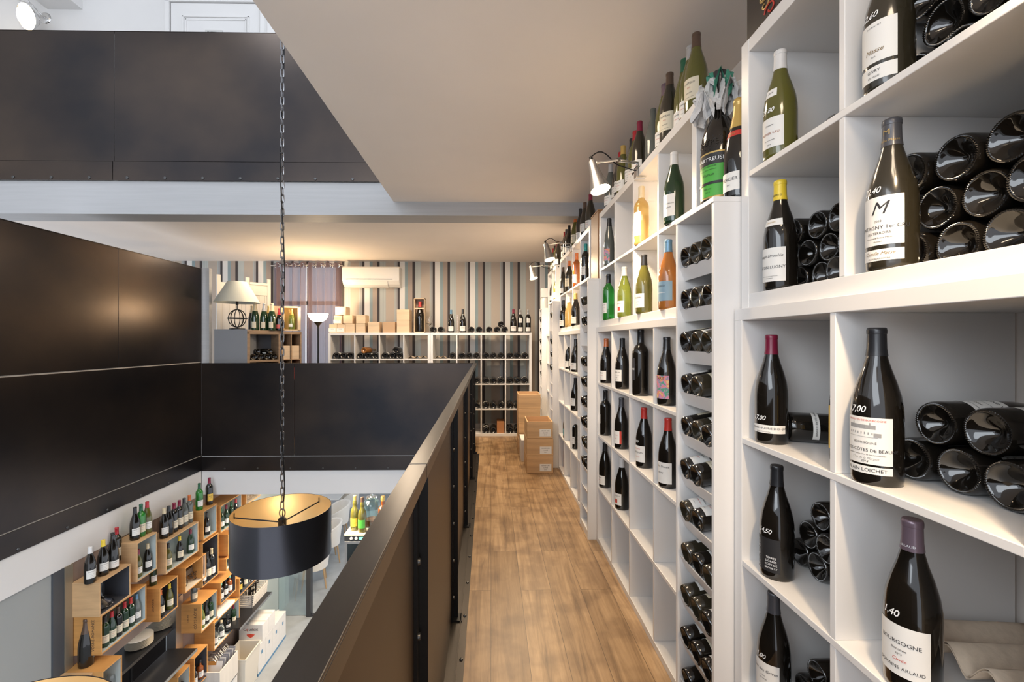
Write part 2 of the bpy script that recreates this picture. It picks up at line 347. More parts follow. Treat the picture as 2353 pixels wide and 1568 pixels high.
# pale glazed partition past the mocha wall, and dark door frame
gx = -3.12
struct('wall_partition', MB().box(-3.75, -3.70, yD, 8.4, GZ, -.7), mat('pale_green_wall', (.42, .48, .47), .35))
struct('window_2', MB().box(-3.70, -3.15, 7.99, 8.01, GZ, -.7), PANE)
struct('baseboard_left', MB().box(-3.70, -3.68, yD, 7.98, GZ, GZ+.12), PLASTER2)
fx0, fx1 = xof(706, 8.0), xof(716, 8.0)
struct('trim_door_frame', MB().box(fx0, fx1, 7.95, 8.05, GZ, -.7).box(fx1, -1.2, 7.96, 8.04, GZ, GZ+.02), mat('dark_frame', (.05, .05, .055), .4, .4))

# ================================================================== BOTTLES
def glass(name, col, rough=.05, trans=0): return mat(name, col, rough, trans=trans, ior=1.5, coat=.4) if trans else mat(name, col, rough, coat=.5)
GL = {'dark': glass('dark_bottle_glass', (.008, .0065, .005), .05), 'brown': glass('dusty_brown_glass', (.024, .020, .012), .16),
      'olive': glass('olive_bottle_glass', (.10, .095, .018), .10), 'green': glass('green_bottle_glass', (.010, .034, .012), .07),
      'bright': glass('bright_green_glass', (.05, .42, .06), .04, .75), 'leaf': glass('leaf_green_glass', (.30, .36, .06), .04, .6),
      'gold': glass('golden_wine_glass', (.78, .56, .20), .04, .8), 'rose': glass('orange_wine_glass', (.50, .19, .04), .05, .4),
      'amber': glass('amber_spirit_glass', (.40, .11, .02), .05, .4), 'clear': CLEAR, 'grey': glass('smoky_glass', (.10, .11, .10), .08)}
CAPC = {'black': (.02, .02, .022), 'grey': (.09, .09, .10), 'white': (.72, .71, .70), 'red': (.45, .02, .03), 'cherry': (.55, .04, .03), 'wine': (.22, .01, .04),
        'yellow': (.80, .58, .04), 'gold': (.62, .42, .12), 'teal': (.02, .30, .28), 'green': (.02, .12, .06), 'mauve': (.20, .14, .17), 'blue': (.14, .28, .42),
        'orange': (.62, .16, .04), 'brown': (.10, .06, .04), 'silver': (.5, .5, .5), 'cream': (.66, .55, .36), 'mint': (.25, .62, .45)}
def capm(c): return mat('capsule_'+c, CAPC[c], .32, .35 if c in ('gold', 'silver', 'grey', 'mauve', 'blue') else .05, coat=.2)
SHAPES = {  # outline (r, z) from the heel up to the lip; capsule from z
 'burgundy': ([(.0375, 0), (.0400, .004), (.0408, .012), (.0408, .125), (.0400, .145), (.0370, .168), (.0300, .195), (.0220, .220), (.0170, .240), (.0150, .258), (.0143, .285), (.0150, .2855), (.0152, .292), (.0145, .296)], .243),
 'bordeaux': ([(.0340, 0), (.0365, .004), (.0372, .012), (.0374, .188), (.0368, .198), (.0330, .212), (.0250, .224), (.0175, .233), (.0150, .244), (.0140, .285), (.0150, .2865), (.0150, .296), (.0140, .300)], .240),
 'champagne': ([(.0410, 0), (.0440, .005), (.0448, .014), (.0448, .120), (.0435, .145), (.0390, .178), (.0310, .212), (.0225, .245), (.0175, .270), (.0155, .295), (.0150, .300), (.0168, .303), (.0168, .312), (.0150, .318)], .225),
 'flute': ([(.0345, 0), (.0370, .004), (.0375, .012), (.0375, .120), (.0355, .160), (.0290, .210), (.0210, .255), (.0165, .285), (.0145, .310), (.0150, .318), (.0150, .326), (.0140, .330)], .275),
 'liqueur': ([(.0380, 0), (.0410, .004), (.0415, .012), (.0415, .150), (.0395, .180), (.0330, .205), (.0215, .226), (.0175, .240), (.0195, .255), (.0215, .266), (.0190, .280), (.0150, .292), (.0145, .325), (.0155, .328), (.0150, .338)], .293),
 'spirit': ([(.0350, 0), (.0385, .004), (.0390, .012), (.0390, .130), (.0370, .148), (.0290, .160), (.0180, .168), (.0145, .178), (.0140, .215), (.0165, .216), (.0165, .240), (.0150, .242)], .205),
}
_P = {}; _keep = []
def glass_mesh(shape, gk, hi):
    key = ('g', shape, gk, hi)
    if key in _P: return _P[key]
    pr, zc = SHAPES[shape]; r0 = pr[0][0]
    punt = [(.0004, .0245), (.003, .0243), (.006, .0232), (r0*.28, .0195), (r0*.42, .0145), (r0*.55, .0095), (r0*.66, .0058), (r0*.76, .003), (r0*.83, .0012), (r0*.88, .0002), (r0*.915, -.0006), (r0*.955, -.0008)]
    prof = punt+pr+[(.0005, pr[-1][1]+.0005)]
    kn = {9: .0010, 10: .0026, 11: .0028, 12: .0018} if hi else None
    b = MB().lathe(prof, 112 if hi else 28, knurl=kn)
    _P[key] = b.mesh('glass_body_'+shape, GL[gk]); return _P[key]
def cap_mesh(shape, c, hi):
    key = ('c', shape, c, hi)
    if key in _P: return _P[key]
    pr, zc = SHAPES[shape]; pts = []
    last = None
    for (r, z) in pr:
        if z >= zc:
            if last and last[1] < zc:
                t = (zc-last[1])/(z-last[1]); pts.append((last[0]+(r-last[0])*t+.0002, zc)); pts.append((last[0]+(r-last[0])*t+.0008, zc+.0005))
            pts.append((r+.0008, z))
        last = (r, z)
    pts += [(pts[-1][0]*.9, pts[-1][1]+.0015), (.0005, pts[-1][1]+.0018)]
    _P[key] = MB().lathe(pts, 32 if hi else 20).mesh('capsule_'+c, capm(c)); return _P[key]
def patch(r, a0, a1, z0, z1, m, rad=None, n=18):
    mb = MB(); v = []; f = []; nz = 10
    for i in range(n+1):
        a = a0+(a1-a0)*i/n
        for j in range(nz+1):
            z = z0+(z1-z0)*j/nz; rr = (rad(z) if rad else r); v.append((rr*cos(a), rr*sin(a), z))
    for i in range(n):
        for j in range(nz): q = i*(nz+1)+j; f.append((q, q+nz+1, q+nz+2, q+1))
    return mb.add(v, f, True).mesh('label_patch', m)
def shape_r(shape, z):
    pr = SHAPES[shape][0]
    for (r0, z0), (r1, z1) in zip(pr, pr[1:]):
        if z0 <= z <= z1: return r0+(r1-r0)*(z-z0)/max(1e-6, z1-z0)
    return pr[0][0]
def text_polys(s, size, shear=0, space=1.0):
    key = ('t', s, size, shear, space)
    if key in _P: return _P[key]
    c = bpy.data.curves.new('txt', 'FONT'); c.body = s; c.size = size; c.align_x = 'CENTER'; c.align_y = 'CENTER'; c.shear = shear; c.space_character = space
    c.resolution_u = 2
    o = bpy.data.objects.new('txt', c); COL.objects.link(o)
    dg = bpy.context.evaluated_depsgraph_get(); me = bpy.data.meshes.new_from_object(o.evaluated_get(dg))
    v = [tuple(q.co) for q in me.vertices]; f = [tuple(p.vertices) for p in me.polygons]
    bpy.data.objects.remove(o); bpy.data.curves.remove(c); bpy.data.meshes.remove(me)
    _P[key] = (v, f); return _P[key]
def bent_text(s, size, r, z, a=0, shear=0, shape=None, vert=False, space=1.0):
    v, f = text_polys(s, size, shear, space); out = []
    for (x, y, _) in v:
        if vert: x, y = -y, x
        zz = z+y; rr = (shape_r(shape, zz) if shape else r)+.0011
        an = a+x/(r); out.append((rr*cos(an), rr*sin(an), zz))
    return out, f
def flat_text(name, s, size, loc, m, parent=None, facing='-y', shear=0, rot90=False, space=1.0):
    v, f = text_polys(s, size, shear, space); mb = MB(); out = []
    for (x, y, _) in v:
        if rot90: x, y = -y, x
        if facing == '-y': out.append((loc[0]+x, loc[1], loc[2]+y))
        elif facing == '-x': out.append((loc[0], loc[1]-x, loc[2]+y))
        else: out.append((loc[0]+0, loc[1]+x, loc[2]+y))
    return mb.add(out, f).build(name, m, parent)
sg_ = flat_text('sign_lettering', 'Bureau', .035, (sx-.02, 5.1455, sz), INK, sg)

# label styles: (z0, z1, halfspan deg, paper, lines) ; line = (text, size, z, ink, shear)
def L(z0=.045, z1=.115, h=52, paper=PAPER, lines=(), a=0): return (z0, z1, h, paper, lines, a)
def fake(z, n=3, w='m', ink=INK, size=.0055):
    return [(t, size, z-i*.011, ink, 0) for i, t in enumerate(w.split('|')[:n])]
STD = {
 'plain': [L(.045, .112, 48, PAPER, [('GRAND VIN', .009, .098, INK, 0), ('mis en bouteille au domaine', .0038, .080, INK, 0), ('2014', .007, .066, INK, 0), ('appellation contrôlée', .0040, .054, INK, 0)])],
 'cream': [L(.045, .122, 50, CREAM, [('CHÂTEAU', .010, .104, INK, 0), ('2012', .007, .088, REDINK, 0), ('grand vin', .007, .070, INK, .3), ('mis en bouteille au château', .0036, .054, INK, 0)])],
 'low': [L(.022, .082, 55, PAPER, [('Domaine', .010, .068, INK, .3), ('vieilles vignes', .006, .052, REDINK, .2), ('13,5% vol', .004, .034, INK, 0)])],
 'yellow': [L(.045, .125, 50, YELLOWP, [('BLANC', .012, .10, INK, 0), ('cuvée', .008, .08, INK, .3)])],
 'spirit': [L(.03, .105, 50, PAPER, [('RHUM', .013, .085, INK, 0), ('vieux', .008, .065, REDINK, .3), ('70 cl', .006, .045, INK, 0)])],
 'none': [],
}
def wine_bottle(shape='burgundy', g='dark', cap='black', labels='plain', loc=(0, 0, 0), face=205, scale=1.0, label='', group=None, hi=False,
                price=None, lie=None, spin=0, cat='bottle', name='wine_bottle', capzone=None, neck=None, height=None):
    """one bottle: empty at its base with glass_body, capsule, label (> lettering), price_marking as children"""
    t = thing(name, label, cat, loc, 0, group)
    if lie is not None:
        q = Vector((0, 0, 1)).rotation_difference(Vector(lie).normalized()).to_matrix().to_4x4() @ Matrix.Rotation(R(spin), 4, 'Z')
        t.matrix_world = Matrix.Translation(loc) @ q @ Matrix.Scale(scale, 4)
    else:
        t.matrix_world = Matrix.Translation(loc) @ Matrix.Rotation(R(face), 4, 'Z') @ Matrix.Scale(scale, 4)
    link('glass_body', glass_mesh(shape, g, hi), t)
    if cap: link('capsule', cap_mesh(shape, cap, hi), t)
    if isinstance(labels, str): key0 = labels; labels = STD[labels]
    else: key0 = id(labels); _keep.append(labels)
    for i, (z0, z1, h, paper, lines, a) in enumerate(labels):
        k = ('l', shape, key0, i)
        rad = SHAPES[shape][0][4][0] if z1 > .13 and shape != 'bordeaux' else SHAPES[shape][0][2][0]
        if k not in _P:
            me = patch(0, R(a-h), R(a+h), z0, z1, paper, rad=lambda z: shape_r(shape, z)+.0005)
            byink = {}
            for ln in lines:
                v, f = bent_text(ln[0], ln[1], rad, ln[2], R(a)+(R(ln[5]) if len(ln) > 5 else 0), ln[4], shape, space=1.0, vert=len(ln) > 6)
                byink.setdefault(ln[3].name, []).append((v, f, ln[3]))
            lm = []
            for kk, lst in byink.items():
                mb = MB()
                for v, f, m in lst: mb.add(v, f)
                lm.append(mb.mesh('lettering', lst[0][2]))
            _P[k] = (me, lm)
        me, lm = _P[k]
        lo = link('label', me, t)
        for q in lm: link('lettering', q, lo)
    if price:
        txt, z, a = price; a = math.degrees(a); v, f = bent_text(txt, .0175, SHAPES[shape][0][2][0], z, R(a), .25, shape, space=.95)
        # marker strokes a little bolder: doubled outline
        mb = MB().add(v, f); v2, f2 = bent_text(txt, .0175, SHAPES[shape][0][2][0], z+.0004, R(a)+.010, .25, shape, space=.95); mb.add(v2, f2)
        mb.build('price_marking', CHALK, t)
    if capzone:
        for (txt, size, z, ink) in capzone:
            v, f = bent_text(txt, size, .0155, z, 0, 0, None); MB().add([(p[0]*1.02, p[1]*1.02, p[2]) for p in v], f).build('capsule_lettering', ink, t)
    return t

ORD = ['first', 'second', 'third', 'fourth', 'fifth', 'sixth', 'seventh', 'eighth', 'ninth', 'tenth', 'eleventh', 'twelfth', 'thirteenth', 'fourteenth']
def stack_lying(xb, rows, zfloor, r, text, group, axis='x', kind='bordeaux', hi=False, glassk='dark', labels='plain', vary=True):
    """rows: list of lists of positions along the shelf, bottom row first; base faces the aisle"""
    RN = {1: [''], 2: ['bottom row, ', 'top row, '], 3: ['bottom row, ', 'middle row, ', 'top row, ']}[len(rows)]
    for j, row in enumerate(rows):
        n = len(row); srt = sorted(row, reverse=(axis == 'x'))
        for i, p in enumerate(srt):
            z = zfloor+r+j*r*(1.86 if kind == 'burgundy' and axis == 'x' else 1.74)
            pos = 'only bottle' if n == 1 else (['left one', 'right one'][i] if n == 2 else ['left one', 'middle one', 'right one'][i] if n == 3 else ORD[i]+' from left')
            lab = f'dark bottle lying {text}, {RN[j]}{pos}' if not (n == 1 and len(rows) == 1) else f'single dark bottle lying {text}'
            sc = r/SHAPES[kind][0][2][0]
            jit = random.uniform(-.012, .012) if vary else 0
            if axis == 'x': wine_bottle(kind, glassk, 'black' if (i+j) % 2 else 'wine', labels, (xb+jit, p, z), scale=sc, label=lab, group=group, hi=hi, lie=(1, 0, 0), spin=random.choice((150, 175, 200, 230)))
            else: wine_bottle(kind, glassk, 'black' if (i+j) % 2 else 'wine', labels, (p, xb+jit, z), scale=sc, label=lab, group=group, hi=hi, lie=(0, 1, 0), spin=random.uniform(0, 360))

# ================================================================== RIGHT-HAND SHELVING
XU, XL, XR_ = .745, .725, .667
SH_L = [.37, .722, 1.074]; BASE_T, LEDGE0, LEDGE1 = .032, 1.430, 1.464
SH_L = [1.37-.986, 1.37-.633, 1.37-.280]      # tops of the lower shelves
UP0, UPM, UPT = 1.507, 1.861, 2.245           # upper unit: bottom board top, middle shelf top, overall top
def pins(mb, x, ys_, zs):
    for y in ys_:
        for z in zs: mb.box(x-.0, x+.012, y-.003, y+.003, z-.003, z+.003)
def unit(y0, y1, n, label_lo, label_up, ledge=True):
    cw = (y1-y0-.076-.016*(n-1))/n
    div = [y0+.038+cw*(i+1)+.016*i for i in range(n-1)]       # near face of each divider
    t = thing('shelf_unit', label_lo, 'shelf unit', (XL, y0, 0))
    inv = Matrix.Translation((-XL, -y0, 0))
    def pt(mb, nm, m=WHITE):
        o = mb.build(nm, m, t, .0015); o.matrix_parent_inverse = inv; return o
    X1 = 1.115
    pt(MB().box(XL, X1, y0, y0+.038, 0, LEDGE0), 'side_panel'); pt(MB().box(XL, X1, y1-.038, y1, 0, LEDGE0), 'side_panel')
    pt(MB().box(XL+.001, X1, y0+.038, y1-.038, 0, BASE_T), 'bottom_board')
    pt(MB().box(XL, X1+.01, y0, y1, LEDGE0, LEDGE1), 'top_board')
    for z in SH_L: pt(MB().box(XL+.001, X1, y0+.038, y1-.038, z-.016, z), 'shelf')
    zz = [BASE_T]+SH_L+[LEDGE0+.016]
    for d_ in div:
        for a, b in zip(zz, zz[1:]): pt(MB().box(XL+.002, X1, d_, d_+.016, a, b-.016), 'divider')
    t2 = thing('wall_cabinet', label_up, 'shelf unit', (XU, y0, LEDGE1)); inv2 = Matrix.Translation((-XU, -y0, -LEDGE1))
    def pu(mb, nm, m=WHITE):
        o = mb.build(nm, m, t2, .0015); o.matrix_parent_inverse = inv2; return o
    X2 = 1.128
    near = pu(MB().box(XU, X2, y0, y0+.038, LEDGE1, UPT), 'side_panel'); pu(MB().box(XU, X2, y1-.038, y1, LEDGE1, UPT), 'side_panel')
    pu(MB().box(XU+.001, X2, y0+.038, y1-.038, LEDGE1, UP0), 'bottom_board'); pu(MB().box(XU+.001, X2, y0+.038, y1-.038, UPT-.038, UPT), 'top_board')
    pu(MB().box(XU+.001, X2, y0+.038, y1-.038, UPM-.016, UPM), 'shelf')
    for d_ in div:
        for a, b in ((UP0, UPM-.016), (UPM, UPT-.038)): pu(MB().box(XU+.002, X2, d_, d_+.016, a, b), 'divider')
    o = bolts(MB(), [(XU+.03, y0, UPT-.022)], r=.008, axis='y', s=1).build('screw_cap', INDARK, t2); o.matrix_parent_inverse = inv2
    cells = [y0+.038+cw*(i+.5)+.016*i for i in range(n)]
    return cells, cw
T_ = [('white lower shelf unit standing nearest the camera on the wooden floor', 'white upper shelf unit nearest the camera with yellow-capped bottle'),
      ('white lower shelf unit in the middle of the aisle holding red-capped bottles', 'white upper shelf unit holding the golden and orange wine bottles'),
      ('white lower shelf unit right behind the middle lamp and before the crates', 'white upper shelf unit under the middle clamp lamp'),
      ('white lower shelf unit farthest along, beside the crate stacks', 'white upper shelf unit farthest along, under the farthest clamp lamp')]
UA = (-.14, 1.342); UB = (1.638, 3.118); UC = (3.415, 4.897); UD = (5.205, 5.96)
cA, cw = unit(*UA, 4, *T_[0]); cB, _ = unit(*UB, 4, *T_[1]); cC, _ = unit(*UC, 4, *T_[2]); cD, _ = unit(*UD, 2, *T_[3])
cA.reverse(); cA1, cA2 = cA[0], cA[1]

def rack(y0, y1, label, counts, wh):
    t = thing('bottle_rack', label, 'bottle rack', (XR_, y0, 0)); inv = Matrix.Translation((-XR_, -y0, 0))
    def pt(mb, nm, m=WHITE, bv=.0012):
        o = mb.build(nm, m, t, bv); o.matrix_parent_inverse = inv; return o
    H = 1.803
    pt(MB().box(XR_, 1.06, y0, y0+.016, 0, H-.016), 'side_panel'); pt(MB().box(XR_, 1.06, y1-.016, y1, 0, H-.016), 'side_panel')
    pt(MB().box(XR_-.002, 1.06, y0, y1, H-.016, H), 'top_board'); pt(MB().box(XR_+.003, 1.06, y0+.016, y1-.016, 0, .05), 'bottom_board')
    pt(MB().box(1.05, 1.06, y0+.016, y1-.016, .05, H-.016), 'back_panel')
    for k in range(11):
        z = 1.628-.146*k
        if z < .1: break
        # sloping tray: lip in front, floor rising to the back
        m = MB()
        poly = [(XR_+.008, z), (XR_+.013, z), (XR_+.016, z-.010), (1.045, z+.054), (1.045, z+.048), (XR_+.026, z-.044)]
        v = [(x, y, zz) for y in (y0+.017, y1-.017) for (x, zz) in poly]; n = 6
        m.add(v, [tuple(range(n)), tuple(reversed(range(n, 2*n)))]+[(i, n+i, n+(i+1) % n, (i+1) % n) for i in range(n)])
        pt(m, 'angled_tray', WHITE, None)
        sl = Vector((1.045-XR_-.03, 0, .064)).normalized()
        c_ = counts[k] if k < len(counts) else 0
        ypos = [y0+.016+.039+.079*i for i in range(3)] if y1-y0 > .27 else [y0+.055, y0+.13]
        ypos = list(reversed(ypos))[:c_]
        for i, y in enumerate(ypos):
            hp = Vector((XR_+.002+random.uniform(0, .008), y, z+.029))
            wine_bottle('bordeaux', random.choice(('dark', 'dark', 'brown')), random.choice(('black', 'wine', 'gold', 'grey')), random.choice(('plain', 'cream', 'low')), hp, scale=.975,
                label=f'dark bottle in tray {ORD[k]} from top of {wh}, {"left middle right".split()[i] if c_ > 1 else "only"} one', group=f'bottles lying in {wh}', hi=(wh == 'the near rack'),
                lie=sl, spin=random.choice((150, 180, 205)), price=None)
rack(1.349, 1.631, 'tall narrow white rack of sloping trays between the near and middle shelf units', [3, 3, 3, 2, 3, 2, 2, 3, 3, 3, 3], 'the near rack')
rack(3.125, 3.408, 'tall narrow white rack of sloping trays behind the middle shelf unit', [1, 2, 0, 2, 2, 2, 2, 2, 2, 0, 0], 'the middle rack')
rack(4.905, 5.19, 'tall narrow white rack beside the crate stacks', [1, 0, 1, 1, 1, 0, 0, 0, 0, 0], 'the third rack')
rack(5.97, 6.25, 'narrow white rack farthest away beside the back bookcase', [1, 1, 1, 1, 1, 1], 'the farthest rack')

# ---- near unit: standing bottles (label texts as on the photo) -------------------------
RB = .779
gA = 'bottles standing in the near shelf unit'
def z_(dz): return 1.37+dz
wine_bottle('burgundy', 'olive', 'white', [L(.028, .108, 50, PAPER, [('PREMIER CRU', .0085, .066, mat('brown_ink', (.35, .12, .05), .6), 0), ('Domaine', .006, .088, INK, .3), ('mis en bouteille', .0045, .048, INK, 0), ('2014', .005, .036, INK, 0)]),
            L(.165, .187, 26, PAPER, [('2014', .008, .176, INK, 0)], 0)], (RB+.008, 1.225, UPM), 199, label='olive green bottle with white cap and handwritten price, on top shelf of near unit', hi=True, price=('27,80', .128, -.15), group=gA)
wine_bottle('burgundy', 'dark', 'yellow', [L(.022, .112, 58, PAPER, [('Joseph Drouhin', .011, .090, INK, .35), ('MÂCON-LUGNY', .011, .060, INK, 0), ('mis en bouteille par joseph drouhin', .0032, .036, INK, 0), ('vin de bourgogne', .0032, .031, INK, 0)]),
            L(.172, .190, 50, PAPER, [('J DROUHIN', .006, .181, GOLDINK, 0)], 0)], (RB+.006, 1.222, UP0), 197, label='dark bottle with bright yellow cap and cream collar label in near unit', hi=True, group=gA,
            capzone=[('JOSEPH D', .007, .256, INK)])
wine_bottle('burgundy', 'brown', 'grey', [L(.055, .135, 52, PAPER, [('D O M A I N E', .004, .126, INK, 0), ('Masse', .013, .078, mat('sepia_ink', (.25, .17, .08), .6), .4), ('2015', .004, .066, INK, 0)]),
            L(.020, .048, 52, PAPER, [('GIVRY', .008, .038, INK, 0), ('EN VEAU', .005, .027, INK, 0)], 0)], (RB+.012, .892, UPM), 195, label='dusty dark bottle marked with a price at top of near unit, beside lying bottles', hi=True, price=('12,60', .150, -.30), group=gA)
# splash emblem on that label
MTN = [L(.048, .142, 56, PAPER, [('M', .034, .118, INK, .35), ('2018', .006, .094, INK, 0), ('MONTAGNY 1er CRU', .0098, .082, INK, 0), ('LES TERROIRS', .0065, .071, INK, 0), ('Domaine & Roland Masse', .0042, .062, INK, 0), ('récoltant', .004, .055, INK, 0)]),
       L(.018, .040, 56, PAPER, [('Camille Masse', .009, .032, mat('sepia_ink', (.25, .17, .08), .6), .4), ('VIN DE BOURGOGNE', .004, .022, INK, 0)])]
wine_bottle('burgundy', 'brown', 'grey', MTN, (RB+.008, .880, UP0), 198, scale=1.0, label='dusty dark bottle with large M on its white label in near unit', hi=True, price=('22,40', .155, -.38), group=gA,
            capzone=[('M', .016, .270, GOLDINK), ('Camille Masse', .007, .254, GOLDINK)])
wine_bottle('burgundy', 'dark', 'wine', [L(.030, .052, 80, PAPER, [('VIEILLES VIGNES • FLEURIE 2013 • JEAN', .0075, .043, INK, 0), ('appellation fleurie contrôlée', .0032, .034, INK, 0)])], (RB-.002, 1.248, SH_L[2]), 209,
            label='dark bottle with wine-red cap and narrow white band label on near unit', hi=True, price=('17,00', .070, -.30), group=gA)
HC = [L(.040, .128, 60, PAPER, [('GRAND VIN DE BOURGOGNE', .0048, .122, REDINK, 0), ('BOURGOGNE', .006, .080, INK, 0), ('HAUTES-CÔTES DE BEAUNE', .0082, .066, INK, 0), ('appellation hautes-côtes de beaune contrôlée', .0035, .058, INK, 0), ('Clos de la Margue', .006, .051, mat('grey_ink', (.3, .3, .3), .6), .35), ('2014', .006, .045, INK, .3)]),
      L(.022, .036, 60, PAPER, [('ALAIN LOICHET', .0095, .029, INK, 0)])]
hc = wine_bottle('burgundy', 'dark', 'black', HC, (RB-.012, .892, SH_L[2]), 203, scale=1.03, label='large dark bottle with manor house drawn on white label on near unit', hi=True, price=('17,00', .142, -.42), group=gA)
# house drawing on that label
mb = MB(); r_ = .0408
def arcrect(a0, a1, z0, z1, dr=.0011):
    n = 6; v = []; f = []
    for i in range(n+1):
        a = a0+(a1-a0)*i/n
        for z in (z0, z1): v.append(((r_+dr)*cos(a), (r_+dr)*sin(a), z))
    for i in range(n): f.append((2*i, 2*i+2, 2*i+3, 2*i+1))
    mb.add(v, f)
arcrect(-.75, .42, .106, .1135, .0008)
for i in range(8): arcrect(-.70+.14*i, -.66+.14*i, .096, .100)
arcrect(-.8, .5, .0905, .0912); arcrect(-.5, -.46, .113, .118); arcrect(.2, .24, .113, .118); arcrect(.35, .62, .092, .099)
mb.build('label_drawing', mat('grey_ink', (.3, .3, .3), .6), hc)
JP = [L(.020, .108, 48, mat('black_label_paper', (.018, .018, .02), .5), [('Jean-Paul Brun', .0125, .062, CHALK, .25, -34, 1), ('TERRES', .0075, .058, CHALK, 0, 17), ('DORÉES', .0075, .049, CHALK, 0, 17), ('CÔTE DE', .0072, .040, CHALK, 0, 17), ('BROUILLY', .0068, .031, CHALK, 0, 17)], 0)]
wine_bottle('burgundy', 'dark', 'black', JP, (RB-.006, 1.218, SH_L[1]), 201, label='dark bottle with square black label and price 14,50 in near unit', hi=True, price=('14,50', .126, -.12), group=gA)
wine_bottle('burgundy', 'dark', 'mauve', [L(.030, .118, 60, PAPER, [('BOURGOGNE', .0098, .088, INK, 0), ('Roncevie', .006, .076, INK, 0), ('2013', .005, .068, INK, 0), ('Cuvée', .008, .058, REDINK, .4), ('DOMAINE ARLAUD', .0082, .044, INK, 0)])], (RB-.006, .822, SH_L[1]), 201, scale=1.03,
            label='dark bottle with dusky mauve cap standing lowest beside cardboard tray', hi=True, price=('1,40', .136, -.35), group=gA, capzone=[('ARLAUD', .006, .252, CHALK)])
wine_bottle('burgundy', 'dark', 'grey', [L(.030, .118, 56, PAPER, [('Clos des Grives', .011, .096, INK, .3), ('crozes', .005, .082, INK, 0), ('hermitage', .005, .074, INK, 0), ('2015', .006, .056, REDINK, 0)])], (RB-.004, 1.235, SH_L[0]), 201,
            label='dark bottle with grey cap standing below the black-label bottle in near unit', hi=True, price=('1,00', .132, -.2), group=gA)
wine_bottle('burgundy', 'dark', 'gold', [L(.030, .130, 80, YELLOWP, [('CUVÉE', .010, .10, INK, 0), ('RÉSERVE', .008, .08, INK, 0)])], (RB+.05, 1.035, SH_L[2]), 200, label='yellow-labelled bottle half hidden behind the divider of near unit', group=gA, price=('1,6', .150, -.5))
# lying bottles of the near unit
XB = .862
stack_lying(XB, [[1.205, 1.125, 1.045]], UPM, .038, 'in highest left cell of near unit', 'bottles lying in the near shelf unit', hi=True)
stack_lying(XB, [[1.268, 1.19, 1.112, 1.034], [1.229, 1.151, 1.073], [1.268, 1.19, 1.112, 1.034]][:3], UP0, .038, 'behind the yellow-capped bottle', 'bottles lying in the near shelf unit', hi=True)
stack_lying(XB, [[.905, .819, .733, .647], [.862, .776, .69], [.905, .819, .733, .647]], UPM, .043, 'in upper right cell of near unit', 'bottles lying in the near shelf unit', kind='burgundy', hi=True)
stack_lying(XB, [[.916, .830, .744, .658], [.873, .787, .701], [.916, .830, .744]], UP0, .043, 'behind the M-labelled bottle', 'bottles lying in the near shelf unit', kind='burgundy', hi=True)
stack_lying(XB-.012, [[.905, .818, .731, .645], [.862, .775]], SH_L[2], .0425, 'right of manor house bottle', 'bottles lying in the near shelf unit', kind='burgundy', hi=True)
stack_lying(XB, [[1.268, 1.185, 1.10], [1.227, 1.143], [1.185, 1.10]], SH_L[1], .038, 'behind the black-label bottle', 'bottles lying in the near shelf unit', hi=True)
stack_lying(XB, [[1.225, 1.145, 1.065], [1.185, 1.105]], SH_L[0], .038, 'behind the grey-capped bottle', 'bottles lying in the near shelf unit', hi=True)
wine_bottle('burgundy', 'dark', 'black', [L(.050, .066, 100, PAPER, [('DERNIER DOMAINE • FLEURIE • DERNIER', .0065, .058, INK, 0)])], (.835, 1.262, SH_L[2]+.041), lie=(1, -.42, 0), spin=190, hi=True, scale=.98,
            label='dark bottle with thin white band lying beside wine-red-capped bottle', group='bottles lying in the near shelf unit')
# moulded cardboard bottle trays
def tray(loc, rz, nx, label, w=.30, dpt=.22, base=.010, amp=.036):
    mb = MB(); v = []; f = []; NX, NY = nx*10, 8
    for i in range(NX+1):
        for j in range(NY+1):
            u = i/NX; vv = j/NY; z = base+amp*abs(sin(pi*nx*u))**1.5*(1-.35*vv)
            v.append((-w/2+w*u, dpt*vv, z))
    for i in range(NX):
        for j in range(NY): a = i*(NY+1)+j; f.append((a, a+NY+1, a+NY+2, a+1))
    n = len(v)
    mb.add(v, f, True); mb.add([(x, y, z-.006) for x, y, z in v], [tuple(reversed(q)) for q in f], True)
    t = mb.build('cardboard_tray', KRAFT); t.location = loc; t.rotation_euler = (0, 0, rz)
    m = t.modifiers.new('shell', 'SOLIDIFY'); m.thickness = .001
    return tag(t, label, 'tray')
tray((.84, .72, SH_L[1]), R(-90), 6, 'moulded brown cardboard bottle tray lying in the lowest right cell', .42, .24, .040, .038)
mb = MB().prism([(-.09, 0), (.09, 0), (.055, .095), (-.055, .095)], 0, .16, 'y').build('cardboard_insert', KRAFT, None, .01)
mb.location = (.755, .60, SH_L[1]); mb.rotation_euler = (0, 0, R(-90)); tag(mb, 'brown moulded cardboard block in front of the cardboard bottle tray', 'packaging')
# boxed gift on top of near unit
gb = thing('gift_tin', 'black tall tin printed with red and gold swirls on the near unit top', 'tin', (.815, 1.255, UPT))
MB().box(-.055, .055, -.085, .085, 0, .32).build('tin_body', mat('black_tin', (.02, .015, .014), .4), gb, .003)
sw1, sw2 = MB(), MB()
for k in range(11):
    zc, yc = .03+.027*k, random.uniform(-.045, .045); pts = []
    for i in range(14):
        a = i*.5; rr = .026-.0016*i; pts.append((-.0565, max(-.08, min(.08, yc+rr*cos(a+k))), zc+rr*.8*sin(a+k)))
    (sw1 if k % 3 else sw2).tube(pts, .0022, 5)
    pts = [(yc*.3+.0+(.022-.0014*i)*cos(i*.5+k), -.0865, .03+.027*k+.018*sin(i*.5+k)) for i in range(12)]; (sw1 if k % 2 else sw2).tube(pts, .002, 5)
sw1.build('swirl_print', GOLDINK, gb); sw2.build('swirl_print', REDINK, gb)

